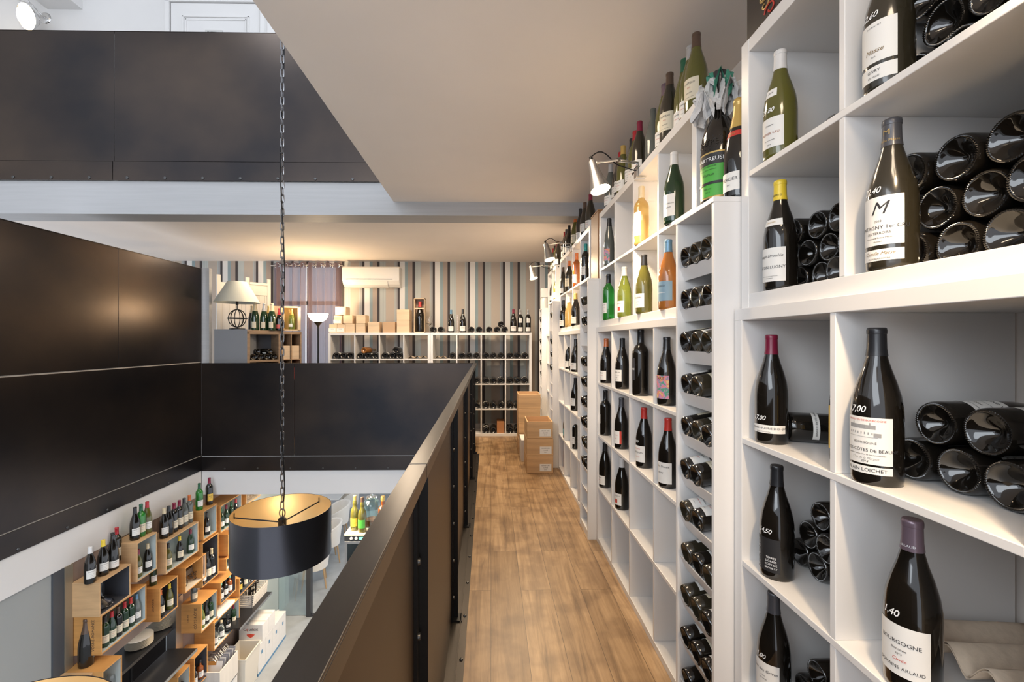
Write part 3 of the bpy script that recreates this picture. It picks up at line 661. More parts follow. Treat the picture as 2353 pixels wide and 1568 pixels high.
# ---- big liqueur bottle and champagne on the near rack ------------------------------------
CH = [L(.030, .138, 70, mat('gold_foil_paper', (.55, .38, .12), .4, .3), ()), L(.034, .134, 66, mat('lime_label', (.08, .42, .05), .5), [('LIQUEUR FABRIQUÉE', .0042, .104, INK, 0), ('par les pères chartreux', .0042, .097, INK, 0), ('Voiron', .010, .085, INK, .35), ('70% vol', .006, .052, INK, 0), ('150 cl', .005, .044, INK, 0)]),
      L(.108, .134, 68, mat('black_label_paper', (.018, .018, .02), .5), [('CHARTREUSE', .0125, .120, CHALK, 0)]), L(.062, .068, 67, mat('black_label_paper', (.018, .018, .02), .5), ())]
bz = wine_bottle('liqueur', 'dark', 'black', [(a, b, h, p, l, dd) for (a, b, h, p, l, dd) in CH], (.778, 1.535, 1.803), 205, scale=1.42, label='giant dark liqueur bottle with green label and torn tissue over its neck', name='liqueur_bottle', hi=True)
for i, ch in enumerate([c_ for c_ in bz.children if c_.name.startswith('label')]): ch.scale = (1+.012*i, 1+.012*i, 1)
v, f = bent_text('CHARTREUSE', .019, .040, .160, 0, 0, 'liqueur'); MB().add(v, f).build('embossed_lettering', GL['dark'], bz)
sp_ = MB()
for k in range(150):
    a = random.uniform(0, 2*pi); z = random.uniform(.143, .178); r = shape_r('liqueur', z); sp_.lathe([(.0012, 0), (.0008, .0009), (.0001, .0012)], 5, m=Matrix.Translation((r*cos(a), r*sin(a), z)) @ Matrix.Rotation(a, 4, 'Z') @ Matrix.Rotation(pi/2, 4, 'Y'))
sp_.build('embossed_dots', GL['dark'], bz)
# crumpled tissue
def crumple(seedn, n=26, r=.05, sq=(1, 1, 1), petals=5):
    rnd = random.Random(seedn); v = []; f = []; rows, cols = 14, n
    ph = [rnd.uniform(0, 6.28) for _ in range(6)]
    for i in range(rows+1):
        th = pi*i/rows*.62
        for j in range(cols):
            a = 2*pi*j/cols; rr = r*(1+.34*sin(petals*a+ph[0]+i*.25)+.20*sin(9*a+ph[1]-i*.5)+.12*rnd.uniform(-1, 1))*(.25+sin(th)*1.1)
            v.append((rr*cos(a)*sq[0], rr*sin(a)*sq[1], (r*cos(th*1.5)*1.2+.012*sin(4*a+ph[2])*i/4)*sq[2]))
    for i in range(rows):
        for j in range(cols): j2 = (j+1) % cols; f.append((i*cols+j, (i+1)*cols+j, (i+1)*cols+j2, i*cols+j2))
    return v, f
def tissue(nm, sd, loc, r, m, sq=(1, 1, 1)):
    v, f = crumple(sd, r=r, sq=sq); o = MB().add(v, f).build(nm, m, bz); o.matrix_parent_inverse = Matrix.Identity(4)
    o.location = loc; s_ = o.modifiers.new('thick', 'SOLIDIFY'); s_.thickness = .0008; return o
TISS = mat('white_tissue', (.70, .69, .68), .7, noise=((60, 60, 60), .2, 0)); TISG = mat('green_tissue', (.05, .24, .16), .6)
tissue('tissue_wrap', 3, (0, 0, .296), .020, TISS, (1, 1, 1.0)); tissue('tissue_wrap', 8, (.012, -.022, .278), .017, TISS, (1.2, 1.5, .9)); tissue('tissue_wrap', 5, (.002, .004, .318), .016, TISG, (1, 1, .9))
tissue('tissue_wrap', 11, (-.010, .026, .282), .017, TISS, (1.2, 1.4, .9)); tissue('tissue_wrap', 19, (.0, -.034, .296), .012, TISS, (1.2, 1.6, 1.2))
wine_bottle('champagne', 'dark', 'gold', [L(.028, .084, 42, PAPER, [('MERCIER', .014, .062, INK, 0), ('brut', .006, .045, INK, .2)]), L(.196, .213, 90, mat('red_collar', (.55, .04, .03), .4), [('MERCIER', .008, .204, GOLDINK, 0)])],
            (.772, 1.402, 1.803), 200, scale=1.0, label='champagne bottle with gold foil neck and red collar beside giant liqueur bottle', name='champagne_bottle', hi=True)

# ---- middle unit -------------------------------------------------------------------------
gB = 'bottles standing in the middle shelf unit'
b0, b1, b2, b3 = cB
ZART = mat('painted_label', (.75, .5, .3), .6); nt = ZART.node_tree
vo = nt.nodes.new('ShaderNodeTexNoise'); vo.inputs['Scale'].default_value = 45; tc = nt.nodes.new('ShaderNodeTexCoord'); nt.links.new(tc.outputs['Object'], vo.inputs['Vector'])
cr = nt.nodes.new('ShaderNodeValToRGB'); e = cr.color_ramp.elements; e[0].position = .36; e[0].color = (.10, .34, .22, 1); e[1].position = .64; e[1].color = (.75, .60, .30, 1)
for p_, c_ in ((.46, (.62, .25, .50, 1)), (.54, (.78, .26, .12, 1))): q = e.new(p_); q.color = c_
nt.links.new(vo.outputs['Fac'], cr.inputs[0]); nt.links.new(cr.outputs[0], nt.nodes['Principled BSDF'].inputs['Base Color'])
QUI = [L(.028, .095, 50, PAPER, [('COQUELICOT', .0085, .080, INK, 0)]), L(.038, .060, 14, REDINK, ())]
def B(shape, g, cap, lab, px, z, desc, face=200, scale=1.0, **k):
    x = .772; y = yof(px, x); return wine_bottle(shape, g, cap, lab, (x, y, z), face, scale, desc+' in middle unit', gB, **k)
B('burgundy', 'green', 'white', [L(.028, .118, 52, PAPER, [('MENETOU-SALON', .008, .08, INK, 0), ('Morogues', .010, .065, INK, .3)])], 1549, UPM, 'green bottle with white cap in highest right cell', scale=1.02)
wine_bottle('burgundy', 'green', 'green', 'low', (.99, b0-.02, UPM), 200, .8, 'short green bottle behind the white-capped green bottle', gB)
B('bordeaux', 'gold', 'cream', [L(.045, .165, 48, PAPER, [('SAUTERNES', .009, .12, INK, 0), ('grand vin', .006, .09, INK, .3), ('2011', .007, .07, INK, 0)])], 1474, UPM, 'clear bottle of golden wine lit by clamp lamp')
B('flute', 'grey', 'black', [(.03, .115, 60, ZART, (), 0)], 1400, UPM, 'slim bottle with painted pink and green label', scale=.93)
B('burgundy', 'rose', 'blue', [L(.035, .118, 70, mat('blue_label', (.20, .32, .42), .5), [('ORANGE', .010, .098, INK, 0), ('vin de macération', .006, .07, CHALK, .3)])], 1536, UP0, 'orange wine bottle with blue cap and blue label', scale=1.02)
B('burgundy', 'olive', 'black', [L(.03, .10, 52, PAPER, [('SANCERRE', .010, .08, INK, 0), ('caillottes', .006, .06, INK, .3), ('2015', .006, .045, INK, 0)])], 1480, UP0, 'olive bottle with black cap on lower right shelf')
wine_bottle('bordeaux', 'olive', 'black', 'plain', (.93, b1-.09, UP0), 200, .62, 'small olive bottle behind the olive black-capped bottle', gB)
B('burgundy', 'leaf', 'white', QUI, 1435, UP0, 'yellow-green bottle with white cap and poppy label', scale=.98)
B('bordeaux', 'bright', 'black', 'plain', 1398, UP0, 'bright green bottle with black cap at the left end', scale=1.0, face=190)
za = SH_L[2]
B('burgundy', 'dark', 'black', [(.03, .13, 62, ZART, [('ZART', .02, .118, INK, 0)], 0)], 1532, za, 'dark bottle with painted landscape label', hi=True)
B('bordeaux', 'dark', 'black', [L(.07, .17, 30, mat('charcoal_label', (.05, .05, .06), .5), [('CUVÉE', .012, .12, CHALK, 0)], -20)], 1472, za, 'tall black bottle with charcoal label', scale=1.13)
B('burgundy', 'dark', 'black', 'plain', 1430, za, 'dark bottle with black cap and beige label in second column')
B('burgundy', 'dark', 'orange', 'low', 1393, za, 'dark bottle with orange cap in leftmost column')
zb = SH_L[1]
B('burgundy', 'dark', 'cherry', [L(.02, .11, 70, PAPER, [('Le Clos Donne', .013, .092, INK, 0), ('(syrah)', .010, .066, INK, .2)])], 1535, zb, 'dark bottle with cherry red cap low at the right', hi=True)
B('burgundy', 'dark', 'cherry', [L(.03, .11, 55, PAPER, [('Domaine', .009, .095, REDINK, .3), ('PERPIGNAN', .012, .076, INK, 0), ('vieilles vignes', .006, .055, REDINK, .3)])], 1480, zb, 'dark bottle with cherry cap and price 0,90', price=('10,90', .130, -.3), hi=True)
B('burgundy', 'dark', 'grey', [L(.03, .105, 45, PAPER, [('LE CLOS', .008, .08, REDINK, 0), ('2014', .008, .06, REDINK, 0)]), L(.03, .105, 8, REDINK, (), 46)], 1428, zb, 'dark bottle with grey cap and pink striped label')
B('bordeaux', 'dark', 'black', [L(.08, .14, 26, PAPER, (), -30)], 1391, zb, 'high-shouldered black bottle with small white label')
zc = SH_L[0]
B('burgundy', 'dark', 'white', QUI, 1429, zc, 'dark bottle with white cap and red poppy label')
B('burgundy', 'dark', 'black', 'low', 1390, zc, 'dark bottle with black cap lowest in leftmost column')
wine_bottle('bordeaux', 'dark', 'black', 'plain', (.83, b1+.03, zc+.038), lie=(.9, -.5, 0), spin=190, label='single dark bottle lying in an empty low cell of middle unit', group=gB)
for i, (y, z) in enumerate([(b1-.10, za+.038), (b1-.10, za+.106), (b1-.10, za+.174), (b1-.02, za+.038)]):
    wine_bottle('bordeaux', 'dark', 'black', 'none', (.90, y, z), lie=(1, 0, 0), label=f'dark bottle lying behind tall black bottle in middle unit, {ORD[i]} of the pile', group='bottles lying in the middle shelf unit')
# row along the top of the middle unit
TOPB = [(1600, 'olive', 'brown', 'cream'), (1580, 'olive', 'silver', 'low'), (1560, 'olive', 'green', 'low'), (1539, 'brown', 'brown', 'cream'), (1522, 'olive', 'mauve', 'low'), (1490, 'grey', None, 'none'),
        (1470, 'brown', 'wine', 'low'), (1455, 'olive', 'red', 'low'), (1443, 'grey', 'black', 'plain'), (1432, 'olive', 'gold', 'low'), (1422, 'dark', 'red', 'plain'), (1412, 'brown', 'brown', 'plain'), (1403, 'grey', 'silver', 'low')]
for i, (px, g, c_, lb) in enumerate(TOPB):
    y = yof(px, .795)+.0
    wine_bottle('burgundy', g, c_, lb, (.795+.012*(i % 3), y, UPT), 210+random.uniform(-8, 8), (1.06 if i < 5 else 1.0), f'{g} glass bottle on top of middle unit, {ORD[i]} of the row from the near end'.replace('grey glass', 'smoky glass'), 'bottles along the top of the middle unit')
# ---- third unit ---------------------------------------------------------------------------
gC = 'bottles standing in the third shelf unit'
c0, c1, c2, c3 = cC
def C_(shape, g, cap, lab, px, z, desc, scale=1.0):
    x = .772; y = yof(px, x); return wine_bottle(shape, g, cap, lab, (x, y, z), 208, scale, desc+' in third unit', gC)
C_('bordeaux', 'dark', 'teal', 'plain', 1345.5, UPM, 'dark bottle with teal cap high at the right')
C_('bordeaux', 'amber', 'orange', 'spirit', 1325, UPM, 'amber bottle glowing under the lamp'); C_('burgundy', 'brown', 'orange', 'cream', 1308, UPM, 'brown bottle with orange cap on upper shelf'); C_('flute', 'brown', 'brown', 'low', 1294, UPM, 'slim brown bottle at left end of upper shelf', scale=.9)
C_('burgundy', 'dark', 'gold', 'low', 1323, UP0, 'dark bottle with gold cap on lower shelf'); C_('burgundy', 'gold', 'white', 'none', 1307.5, UP0, 'clear bottle of golden wine on lower shelf'); C_('burgundy', 'dark', 'black', 'low', 1294.5, UP0, 'dark bottle with black cap at left end of lower shelf')
C_('burgundy', 'dark', 'black', 'low', 1323, za, 'dark bottle right of two at upper right'); C_('bordeaux', 'dark', 'black', 'plain', 1317.5, za, 'dark bottle left of two at upper right'); C_('burgundy', 'dark', 'black', 'low', 1306, za, 'dark bottle with black cap in second row')
C_('burgundy', 'dark', 'black', 'plain', 1322, zb, 'dark bottle right in the middle row'); C_('burgundy', 'dark', 'cherry', 'low', 1305, zb, 'dark bottle with cherry cap in middle row'); C_('burgundy', 'dark', 'cherry', 'plain', 1291.5, zb, 'dark bottle with red cap at left end of middle row')
C_('burgundy', 'dark', 'black', [L(.03, .1, 60, mat('teal_label', (.10, .30, .34), .5), ())], 1303, zc, 'dark bottle with teal label in low row'); C_('bordeaux', 'dark', 'black', 'plain', 1321, zc, 'dark bottle with white label in low row')
for i, px in enumerate((1357, 1344, 1334, 1322, 1308, 1302, 1298)):
    wine_bottle('burgundy', ('brown', 'brown', 'dark', 'olive', 'dark', 'brown', 'dark')[i], ('wine', 'brown', 'black', 'orange', 'black', 'grey', 'red')[i], ('low', 'plain', 'low', 'cream', 'low', 'plain', 'low')[i], (.795, yof(px, .795), UPT), 210, 1.0,
                f'dark bottle on top of third unit, {ORD[i]} of the row from the near end', 'bottles along the top of the third unit')
# farthest unit
for i, (y, z, g, c_) in enumerate(((cD[0], UPM, 'olive', 'white'), (cD[1], UPM, 'dark', 'black'), (cD[0]+.02, za, 'dark', 'black'), (cD[0]+.02, zb, 'dark', 'wine'), (cD[0]+.02, zc, 'green', 'black'))):
    wine_bottle('burgundy', g, c_, 'low', (.785, y, z), 208, 1, ['pale capped olive bottle high in farthest unit', 'dark bottle high at the left of farthest unit', 'dark bottle in upper row of farthest lower unit', 'dark bottle with wine-red cap in farthest lower unit', 'green bottle low in farthest lower unit'][i], 'bottles in the farthest unit')
for i, y in enumerate((5.33, 5.44, 5.60, 5.75)):
    wine_bottle('burgundy', ('brown', 'olive', 'brown', 'olive')[i], ('brown', 'wine', 'black', 'red')[i], 'low', (.79, y, UPT), 210, 1, f'dark bottle on top of farthest unit, {ORD[i]} from the near end', 'bottles along the top of the farthest unit')
# wooden magnum case on the middle rack, jar on the farthest rack, small wooden box low in third unit
def crate(name, label, x0, x1, y0, y1, z0, z1, m=PINEX, tlab=None, lid=True, th=.010, cat='wooden box', open_top=False, lw=.45, group=None):
    t = thing(name, label, cat, ((x0+x1)/2, (y0+y1)/2, z0), group=group); a, b, h = (x1-x0)/2, (y1-y0)/2, z1-z0
    MB().box(-a, a, -b, -b+th, 0, h).build('front_board', m, t, .004 if m is PINE else .0015); MB().box(-a, a, b-th, b, 0, h).build('back_board', m, t, .0015)
    MB().box(-a, -a+th, -b+th, b-th, 0, h-.001).build('side_board', m, t, .0015); MB().box(a-th, a, -b+th, b-th, 0, h-.001).build('side_board', m, t, .0015)
    MB().box(-a+th, a-th, -b+th, b-th, 0, th).build('base_board', m, t)
    if not open_top: MB().box(-a+.001, a-.001, -b+.001, b-.001, h-.0005, h+.004).build('lid', m, t, .001)
    if tlab:
        lo = MB().box(a-.02-(2*a)*lw, a-.02, -b-.0012, -b, h*.12, h*.55).build('label', PAPER, t)
        for i, s in enumerate(tlab): flat_text('lettering', s, h*.085, (a-.02-a*lw, -b-.0016, h*(.45-.12*i)), INK, lo)
    return t
mc = thing('magnum_case', 'tall brown wooden bottle case standing on top of the middle rack', 'wooden box', (.84, 3.26, 1.803))
MB().box(-.10, .10, -.12, .09, 0, .47).build('case_body', mat('brown_case_wood', (.32, .17, .08), .5), mc, .003); MB().box(-.102, .102, -.122, .092, .47, .48).build('lid', mat('brown_case_wood', (.32, .17, .08), .5), mc, .002)
jar = thing('glass_jar', 'frosted white jar with lid on top of the farthest rack', 'jar', (.72, 6.10, 1.803))
MB().lathe([(.001, 0), (.052, 0), (.055, .01), (.055, .12), (.045, .14), (.045, .15)], 24).build('jar_body', mat('frosted_glass', (.7, .7, .66), .3), jar); MB().box(-.05, .05, -.05, .05, .15, .27).build('lid_box', CARTON, jar, .003)
crate('wooden_box', 'small reddish wooden box at the bottom of the third unit', .77, .98, c3-.13, c3+.13, BASE_T, BASE_T+.17, mat('reddish_wood', (.45, .20, .08), .5), cat='wooden box')

# ---- clamp lamps --------------------------------------------------------------------------
def clamp_lamp(y, label, hx=.52, power=6.5, dy=-.05):
    zb_ = UPT
    t = thing('clamp_lamp', label, 'lamp', (XU, y, zb_), group='clamp lamps on the shelf tops')
    c = MB().box(-.012, .045, -.022, .022, .001, .008).box(-.012, -.006, -.022, .022, -.045, .008).box(-.012, .04, -.014, .014, -.048, -.043); c.build('clamp', CHROME, t, .001)
    MB().tube([(.0, 0, .008), (0, 0, .035)], .006).build('clamp_post', CHROME, t)
    hd = Vector((hx-XU, dy, -.045))
    mid = Vector((hd.x*.45, dy*.2-.03, .03))
    MB().tube([(0, .008, .03), (mid.x, mid.y+.012, .025)], .0035).tube([(0, -.008, .03), (mid.x, mid.y-.012, .025)], .0035).tube([mid, (hd.x*.98, hd.y, .012)], .006).build('arm', CHROME, t)
    MB().lathe([(.0001, -.01), (.012, -.01), (.012, .01), (.0001, .01)], 12, m=Matrix.Translation(mid) @ Matrix.Rotation(pi/2, 4, 'X')).build('joint', CHROME, t)
    M_ = Matrix.Translation(hd) @ Matrix.Rotation(R(-12), 4, 'Y') @ Matrix.Rotation(R(-14), 4, 'X') @ Matrix.Scale(1.08, 4)
    MB().lathe([(.046, -.085), (.0445, -.085), (.040, -.062), (.027, -.01), (.021, .035), (.0195, .060), (.012, .072), (.0005, .075)], 32, m=M_).lathe([(.0445, -.085), (.039, -.062), (.026, -.01), (.02, .03), (.001, .05)], 32, m=M_).build('lamp_shade', BRUSH, t)
    MB().lathe([(.0005, -.0845), (.022, -.0842), (.038, -.082), (.0405, -.076), (.02, -.02), (.001, -.01)], 24, m=M_).build('bulb', BULB, t)
    top = M_ @ Vector((0, 0, .072))
    MB().lathe([(.008, .07), (.008, .09), (.003, .095), (.0005, .096)], 12, m=M_).build('cable_grip', BLACKM, t)
    pts = []
    for i in range(17):
        u = i/16; pts.append((top.x*(1-u)+.04*u, top.y*(1-u)+.01*u, top.z+.02+(-.07*u)+.05*sin(pi*min(1, u*2.2))*(1-u)))
    MB().tube(pts, .003, 6).build('cable', BLACKM, t)
    p = t.matrix_basis @ (M_ @ Vector((0, 0, -.13)))
    d_ = (M_.to_3x3() @ Vector((0, 0, -1))).normalized()
    light('clamp_lamp_light', 'SPOT', p, power*4.6, (1, .74, .46), .035, spot=150, aim=p+d_)
clamp_lamp(.42, 'chrome clamp lamp fixed to the top of the nearest shelf unit', power=9)
clamp_lamp(yof(1465, XU), 'chrome clamp lamp lit on the middle unit, nearest in view')
clamp_lamp(yof(1312, XU), 'chrome clamp lamp lit on the third unit, middle of three')
clamp_lamp(yof(1270, XU)-.0, 'chrome clamp lamp farthest away against the striped wall', hx=.49)

# ================================================================== BACK WALL: bookcases and what stands on them
BYF = 6.54; BXL = -2.325; BU = 1.455; BH = 1.49
def bookcase(x0, label):
    t = thing('bookcase', label, 'bookcase', (x0, BYF, 0)); inv = Matrix.Translation((-x0, -BYF, 0))
    def pt(mb, nm):
        o = mb.build(nm, WHITE, t, .0015); o.matrix_parent_inverse = inv
    y0, y1 = BYF, BYF+.385; xs_ = [x0+.036+(BU-.072-.048)/4*(i+1)+.016*i for i in range(3)]
    pt(MB().box(x0, x0+.036, y0, y1, 0, BH), 'side_panel'); pt(MB().box(x0+BU-.036, x0+BU, y0, y1, 0, BH), 'side_panel')
    pt(MB().box(x0+.036, x0+BU-.036, y0, y1, BH-.036, BH), 'top_board'); pt(MB().box(x0+.036, x0+BU-.036, y0, y1, 0, .036), 'bottom_board')
    zs = [.036+(BH-.072-.048)/4*(i+1)+.016*i for i in range(3)]
    for z in zs: pt(MB().box(x0+.036, x0+BU-.036, y0+.001, y1, z, z+.016), 'shelf')
    for x in xs_:
        for a, b in zip([.036]+[z+.016 for z in zs], zs+[BH-.036]): pt(MB().box(x, x+.016, y0+.002, y1, a, b), 'divider')
    cw_ = (BU-.072-.048)/4
    return [x0+.036+cw_*(i+.5)+.016*i for i in range(4)], [.036]+[z+.016 for z in zs]
k1, kz = bookcase(BXL, 'white bookcase against striped wall, left of two, carrying wooden boxes')
k2, kz = bookcase(BXL+BU+.003, 'white bookcase against striped wall, right of two, beside the crates')
def three(cx, n=3): return [cx-.107, cx, cx+.107][:n] if n == 3 else ([cx+.095] if n == 1 else [cx-.1, cx])
gK = 'bottles lying in the back bookcases'
rn = ['bottom row', 'third row', 'second row', 'top row']
def kcell(cx, row, text, pos=None, top=None):
    rows = [pos if pos is not None else three(cx)]
    if top is not None: rows.append(top)
    stack_lying(BYF+.03, rows, kz[row], .0465, text, gK, axis='y')
kcell(k1[0], 3, 'in leftmost top cell of left bookcase'); kcell(k1[1], 3, 'in second top cell of left bookcase')
wine_bottle('burgundy', 'rose', 'gold', 'none', (k1[1]-.054, BYF+.03, kz[3]+.125), lie=(.25, 1, 0), scale=1.1, label='orange bottle lying on dark ones in the left bookcase', group=gK)
kcell(k1[2], 3, 'in third top cell of left bookcase', top=[k1[2]+.054])
kcell(k2[0], 3, 'in first top cell of right bookcase', pos=[k2[0]+.107])
for j in (1, 2, 3): kcell(k2[j], 3, f'in {ORD[j]} top cell of right bookcase')
kcell(k2[1], 2, 'in second row beside the railing end', pos=[k2[1]+.107]); kcell(k2[2], 2, 'in second row, third cell of right bookcase'); kcell(k2[3], 2, 'in second row, last cell of right bookcase')
kcell(k2[1], 1, 'in third row beside the railing end', pos=[k2[1]+.107]); kcell(k2[2], 1, 'in third row, third cell of right bookcase'); kcell(k2[3], 1, 'in third row, last cell of right bookcase')
kcell(k2[2], 0, 'in bottom row, third cell', pos=[k2[2]-.105, k2[2]-.0]); kcell(k2[3], 0, 'in bottom row, last cell', pos=[k2[3]-.105, k2[3]-.0])
crate('wooden_box', 'small reddish wooden box in the bottom row of the right bookcase', k2[2]+.052, k2[2]+.16, BYF+.04, BYF+.3, kz[0], kz[0]+.16, mat('reddish_wood', (.45, .20, .08), .5))
tray((k1[3], BYF+.08, kz[3]), 0, 3, 'wavy cardboard tray in the last top cell of left bookcase', .28, .2); tray((k2[0]-.07, BYF+.08, kz[3]), 0, 2, 'wavy cardboard tray beside a bottle in the right bookcase', .17, .2)
# crates and bottles on the bookcase tops (x from picture columns at the shelf face)
def X_(px, y=BYF+.05): return xof(px, y)
ZT = BH
def cr(px0, px1, z0, z1, label, lab=None, m=PINEX, dep=.2, **k): return crate('wooden_box', label, X_(px0), X_(px1), BYF+.04, BYF+.04+dep, ZT+z0, ZT+z1, m, lab, group='wooden wine boxes on the left bookcase', lw=.9, **k)
cr(757, 775, 0, .115, 'wooden wine box bottom left with white label on left bookcase', ['CHÂTEAU']); cr(775.5, 794, 0, .115, 'wooden wine box second at bottom with white label on left bookcase', ['DOMAINE']); cr(794.5, 815, 0, .125, 'wooden wine box third at bottom on left bookcase')
cr(768, 787, .122, .24, 'wooden wine box with label on second layer of left bookcase', ['GRAND VIN']); cr(789, 810, .132, .245, 'wooden wine box on second layer beside the labelled one')
cr(771, 795, .252, .37, 'wooden wine box topmost of the pile near the curtain'); cr(818, 839, 0, .125, 'wooden wine box lower of pair in mid bookcase'); cr(819, 840, .132, .25, 'wooden wine box upper of pair in mid bookcase')
cr(846, 872, 0, .15, 'pale low wooden box beside the tall boxes'); cr(880, 908, 0, .15, 'brownish low wooden box beside tall stacked boxes', m=mat('tan_box_wood', (.50, .32, .18), .6)); cr(912, 941, 0, .175, 'tall stack lower wooden box left of cased bottle'); cr(912, 941, .18, .33, 'tall stack upper wooden box left of cased bottle', dep=.22)
# open case with magnum
t = thing('bottle_case', 'open upright wooden case holding a red-capped bottle', 'wooden box', (X_(963), BYF+.13, ZT)); hw = .078
MB().box(-hw, -hw+.01, -.07, .07, 0, .50).box(hw-.01, hw, -.07, .07, 0, .50).box(-hw, hw, -.07, .07, .49, .50).box(-hw, hw, -.07, .07, 0, .01).build('case_frame', PINEX, t, .001)
MB().box(-hw+.01, hw-.01, .06, .07, .01, .49).build('back_board', mat('case_back', (.32, .22, .16), .6), t); MB().box(-hw+.01, hw-.01, -.055, -.04, .345, .36).build('neck_bar', PINEX, t)
wine_bottle('burgundy', 'dark', 'cherry', 'none', (X_(963), BYF+.13, ZT+.0105), 260, 1.5, 'large dark bottle with cherry cap standing inside the wooden case', 'bottles standing on the back bookcases')
gT = 'bottles standing on the back bookcases'
for px, g, c_, sh, lb, s, dsc in ((1036, 'dark', 'blue', 'burgundy', 'low', 1.12, 'dark bottle with blue cap on right bookcase'), (1063, 'dark', 'black', 'burgundy', 'low', 1.15, 'dark bottle with black cap and white label on right bookcase'), (1180, 'dark', 'wine', 'burgundy', 'low', 1.15, 'dark bottle with wine cap, left of three on right bookcase')):
    wine_bottle(sh, g, c_, lb, (X_(px), BYF+.09, ZT), 268, s, dsc, gT)
OV = [L(.02, .07, 50, PAPER, ()), L(.13, .185, 34, PAPER, [('*', .03, .155, INK, 0)])]
for px, n_ in ((1196, 'middle'), (1214, 'right')): wine_bottle('bordeaux', 'dark', 'silver', OV, (X_(px), BYF+.09, ZT), 268, 1.12, f'dark bottle with round white emblem, {n_} of three on right bookcase', gT)
def topl(px, tx, lvl=0): wine_bottle('burgundy', 'dark', 'black', 'none', (X_(px), BYF+.03, ZT+.0425+.078*lvl), lie=(0, 1, 0), scale=1.1, label=tx, group='bottles lying on the back bookcases')
for px, tx in ((995, 'dark bottle lying on bookcases just right of the wine glass, left of two'), (1013, 'dark bottle lying on bookcases just right of the wine glass, right of two'), (1083, 'dark bottle lying on right bookcase, left of the middle pair'), (1101, 'dark bottle lying on right bookcase, right of the middle pair'),
               (1124, 'dark bottle lying in the small pyramid, bottom left'), (1142, 'dark bottle lying in the small pyramid, bottom middle'), (1160, 'dark bottle lying in the small pyramid, bottom right')): topl(px, tx)
topl(1151, 'dark bottle lying on top of the small pyramid', 1)
def wineglass(loc, label, s=1.0, name='wine_glass'):
    o = MB().lathe([(.0005, .002), (.034, .003), (.035, 0), (.002, 0), (.036, .001), (.004, .006), (.0035, .085), (.012, .095), (.034, .115), (.042, .145), (.038, .185), (.031, .21), (.030, .21), (.037, .185), (.041, .145), (.033, .117), (.001, .098)], 28).build(name, CLEAR)
    o.location = loc; o.scale = (s, s, s); return tag(o, label, 'glass')
wineglass((X_(985), BYF+.12, ZT), 'large empty wine glass between the cased bottle and lying bottles', 1.15)
g_ = MB().lathe([(.0005, 0), (.034, 0), (.036, .01), (.045, .26), (.0435, .26), (.034, .015), (.0005, .012)], 24).build('glass_vase', CLEAR); g_.location = (X_(1050), BYF+.12, ZT); tag(g_, 'tall clear glass vase between two standing bottles', 'vase')
# air conditioner
ax0, ax1 = xof(785, 6.84), xof(917, 6.84); za0, za1 = at(800, 658, y=6.84).z, at(800, 612, y=6.84).z
t = thing('air_conditioner', 'white wall-mounted air conditioner on the striped wallpaper', 'air conditioner', ((ax0+ax1)/2, 7.07, za0)); hw = (ax1-ax0)/2; hh = za1-za0
MB().prism([(0, 0), (-.10, 0), (-.17, .035), (-.215, .09), (-.22, hh-.02), (-.20, hh), (0, hh)], -hw, hw, 'x').build('housing', mat('ac_plastic', (.78, .76, .72), .35), t, .008)
MB().box(-hw+.06, hw-.10, -.222, -.205, .105, .111).build('vent_slot', INDARK, t); MB().prism([(-.105, -.002), (-.172, .028), (-.205, .08), (-.210, .078), (-.176, .024), (-.107, -.006)], -hw+.07, hw-.18, 'x').build('louvre', mat('ac_plastic', (.78, .76, .72), .35), t, .001)
MB().box(-hw+.09, hw-.20, -.165, -.155, .02, .025).build('louvre_gap', INDARK, t)
# curtains with grommets on a rod
CY_ = 7.0; cx0, cx1 = xof(628, CY_), xof(782, CY_); zr = at(700, 611, y=CY_).z
CURT = mat('sheer_brown_curtain', (.15, .09, .06), .8, alpha=.74, sheen=.2)
nt = CURT.node_tree; b_ = nt.nodes['Principled BSDF']; b_.inputs['Transmission Weight'].default_value = 0
tb = nt.nodes.new('ShaderNodeBsdfTranslucent'); tb.inputs[0].default_value = (.55, .48, .62, 1); mxs = nt.nodes.new('ShaderNodeMixShader'); mxs.inputs[0].default_value = .4
nt.links.new(b_.outputs[0], mxs.inputs[1]); nt.links.new(tb.outputs[0], mxs.inputs[2]); nt.links.new(mxs.outputs[0], nt.nodes['Material Output'].inputs[0])
def curtain(x0, x1, folds, label, ph=0):
    t = thing('curtain', label, 'curtain', ((x0+x1)/2, CY_, 0), group='grommet curtains at the back window'); v = []; f = []; NXc, NZ = folds*14, 12
    for j in range(NZ+1):
        u = j/NZ; z = .05+u*(zr+.045-.05)
        for i in range(NXc+1):
            s = i/NXc; sw = 1+.10*(1-u)*sin(5*s+ph); a = 2*pi*folds*s+ph
            v.append((x0+(x1-x0)*s*sw-(x0+x1)/2+.012*sin(a*2+2*u)*(1-u), .056*sin(a)*(1-.2*(1-u))+.012*sin(3*a+4*u), z))
    for j in range(NZ):
        for i in range(NXc): q = j*(NXc+1)+i; f.append((q, q+1, q+NXc+2, q+NXc+1))
    o = MB().add(v, f, True).build('fabric', CURT, t)
    for i in range(folds*2):
        s = (i+.5)/(folds*2); a = 2*pi*folds*s+ph; x = x0+(x1-x0)*s-(x0+x1)/2
        MB().tube([(x+.026*cos(q)*.9, .042*sin(a)-.006, zr+.026*sin(q)) for q in [k*pi/8 for k in range(16)]], .005, 6, True).build('grommet', CHROME, t)
xm = (cx0+cx1)/2-.02
curtain(cx0, xm, 4, 'left brown sheer curtain with metal rings at the back window', .6); curtain(xm+.006, cx1, 4, 'right brown sheer curtain with metal rings behind the floor lamp', 1.4)
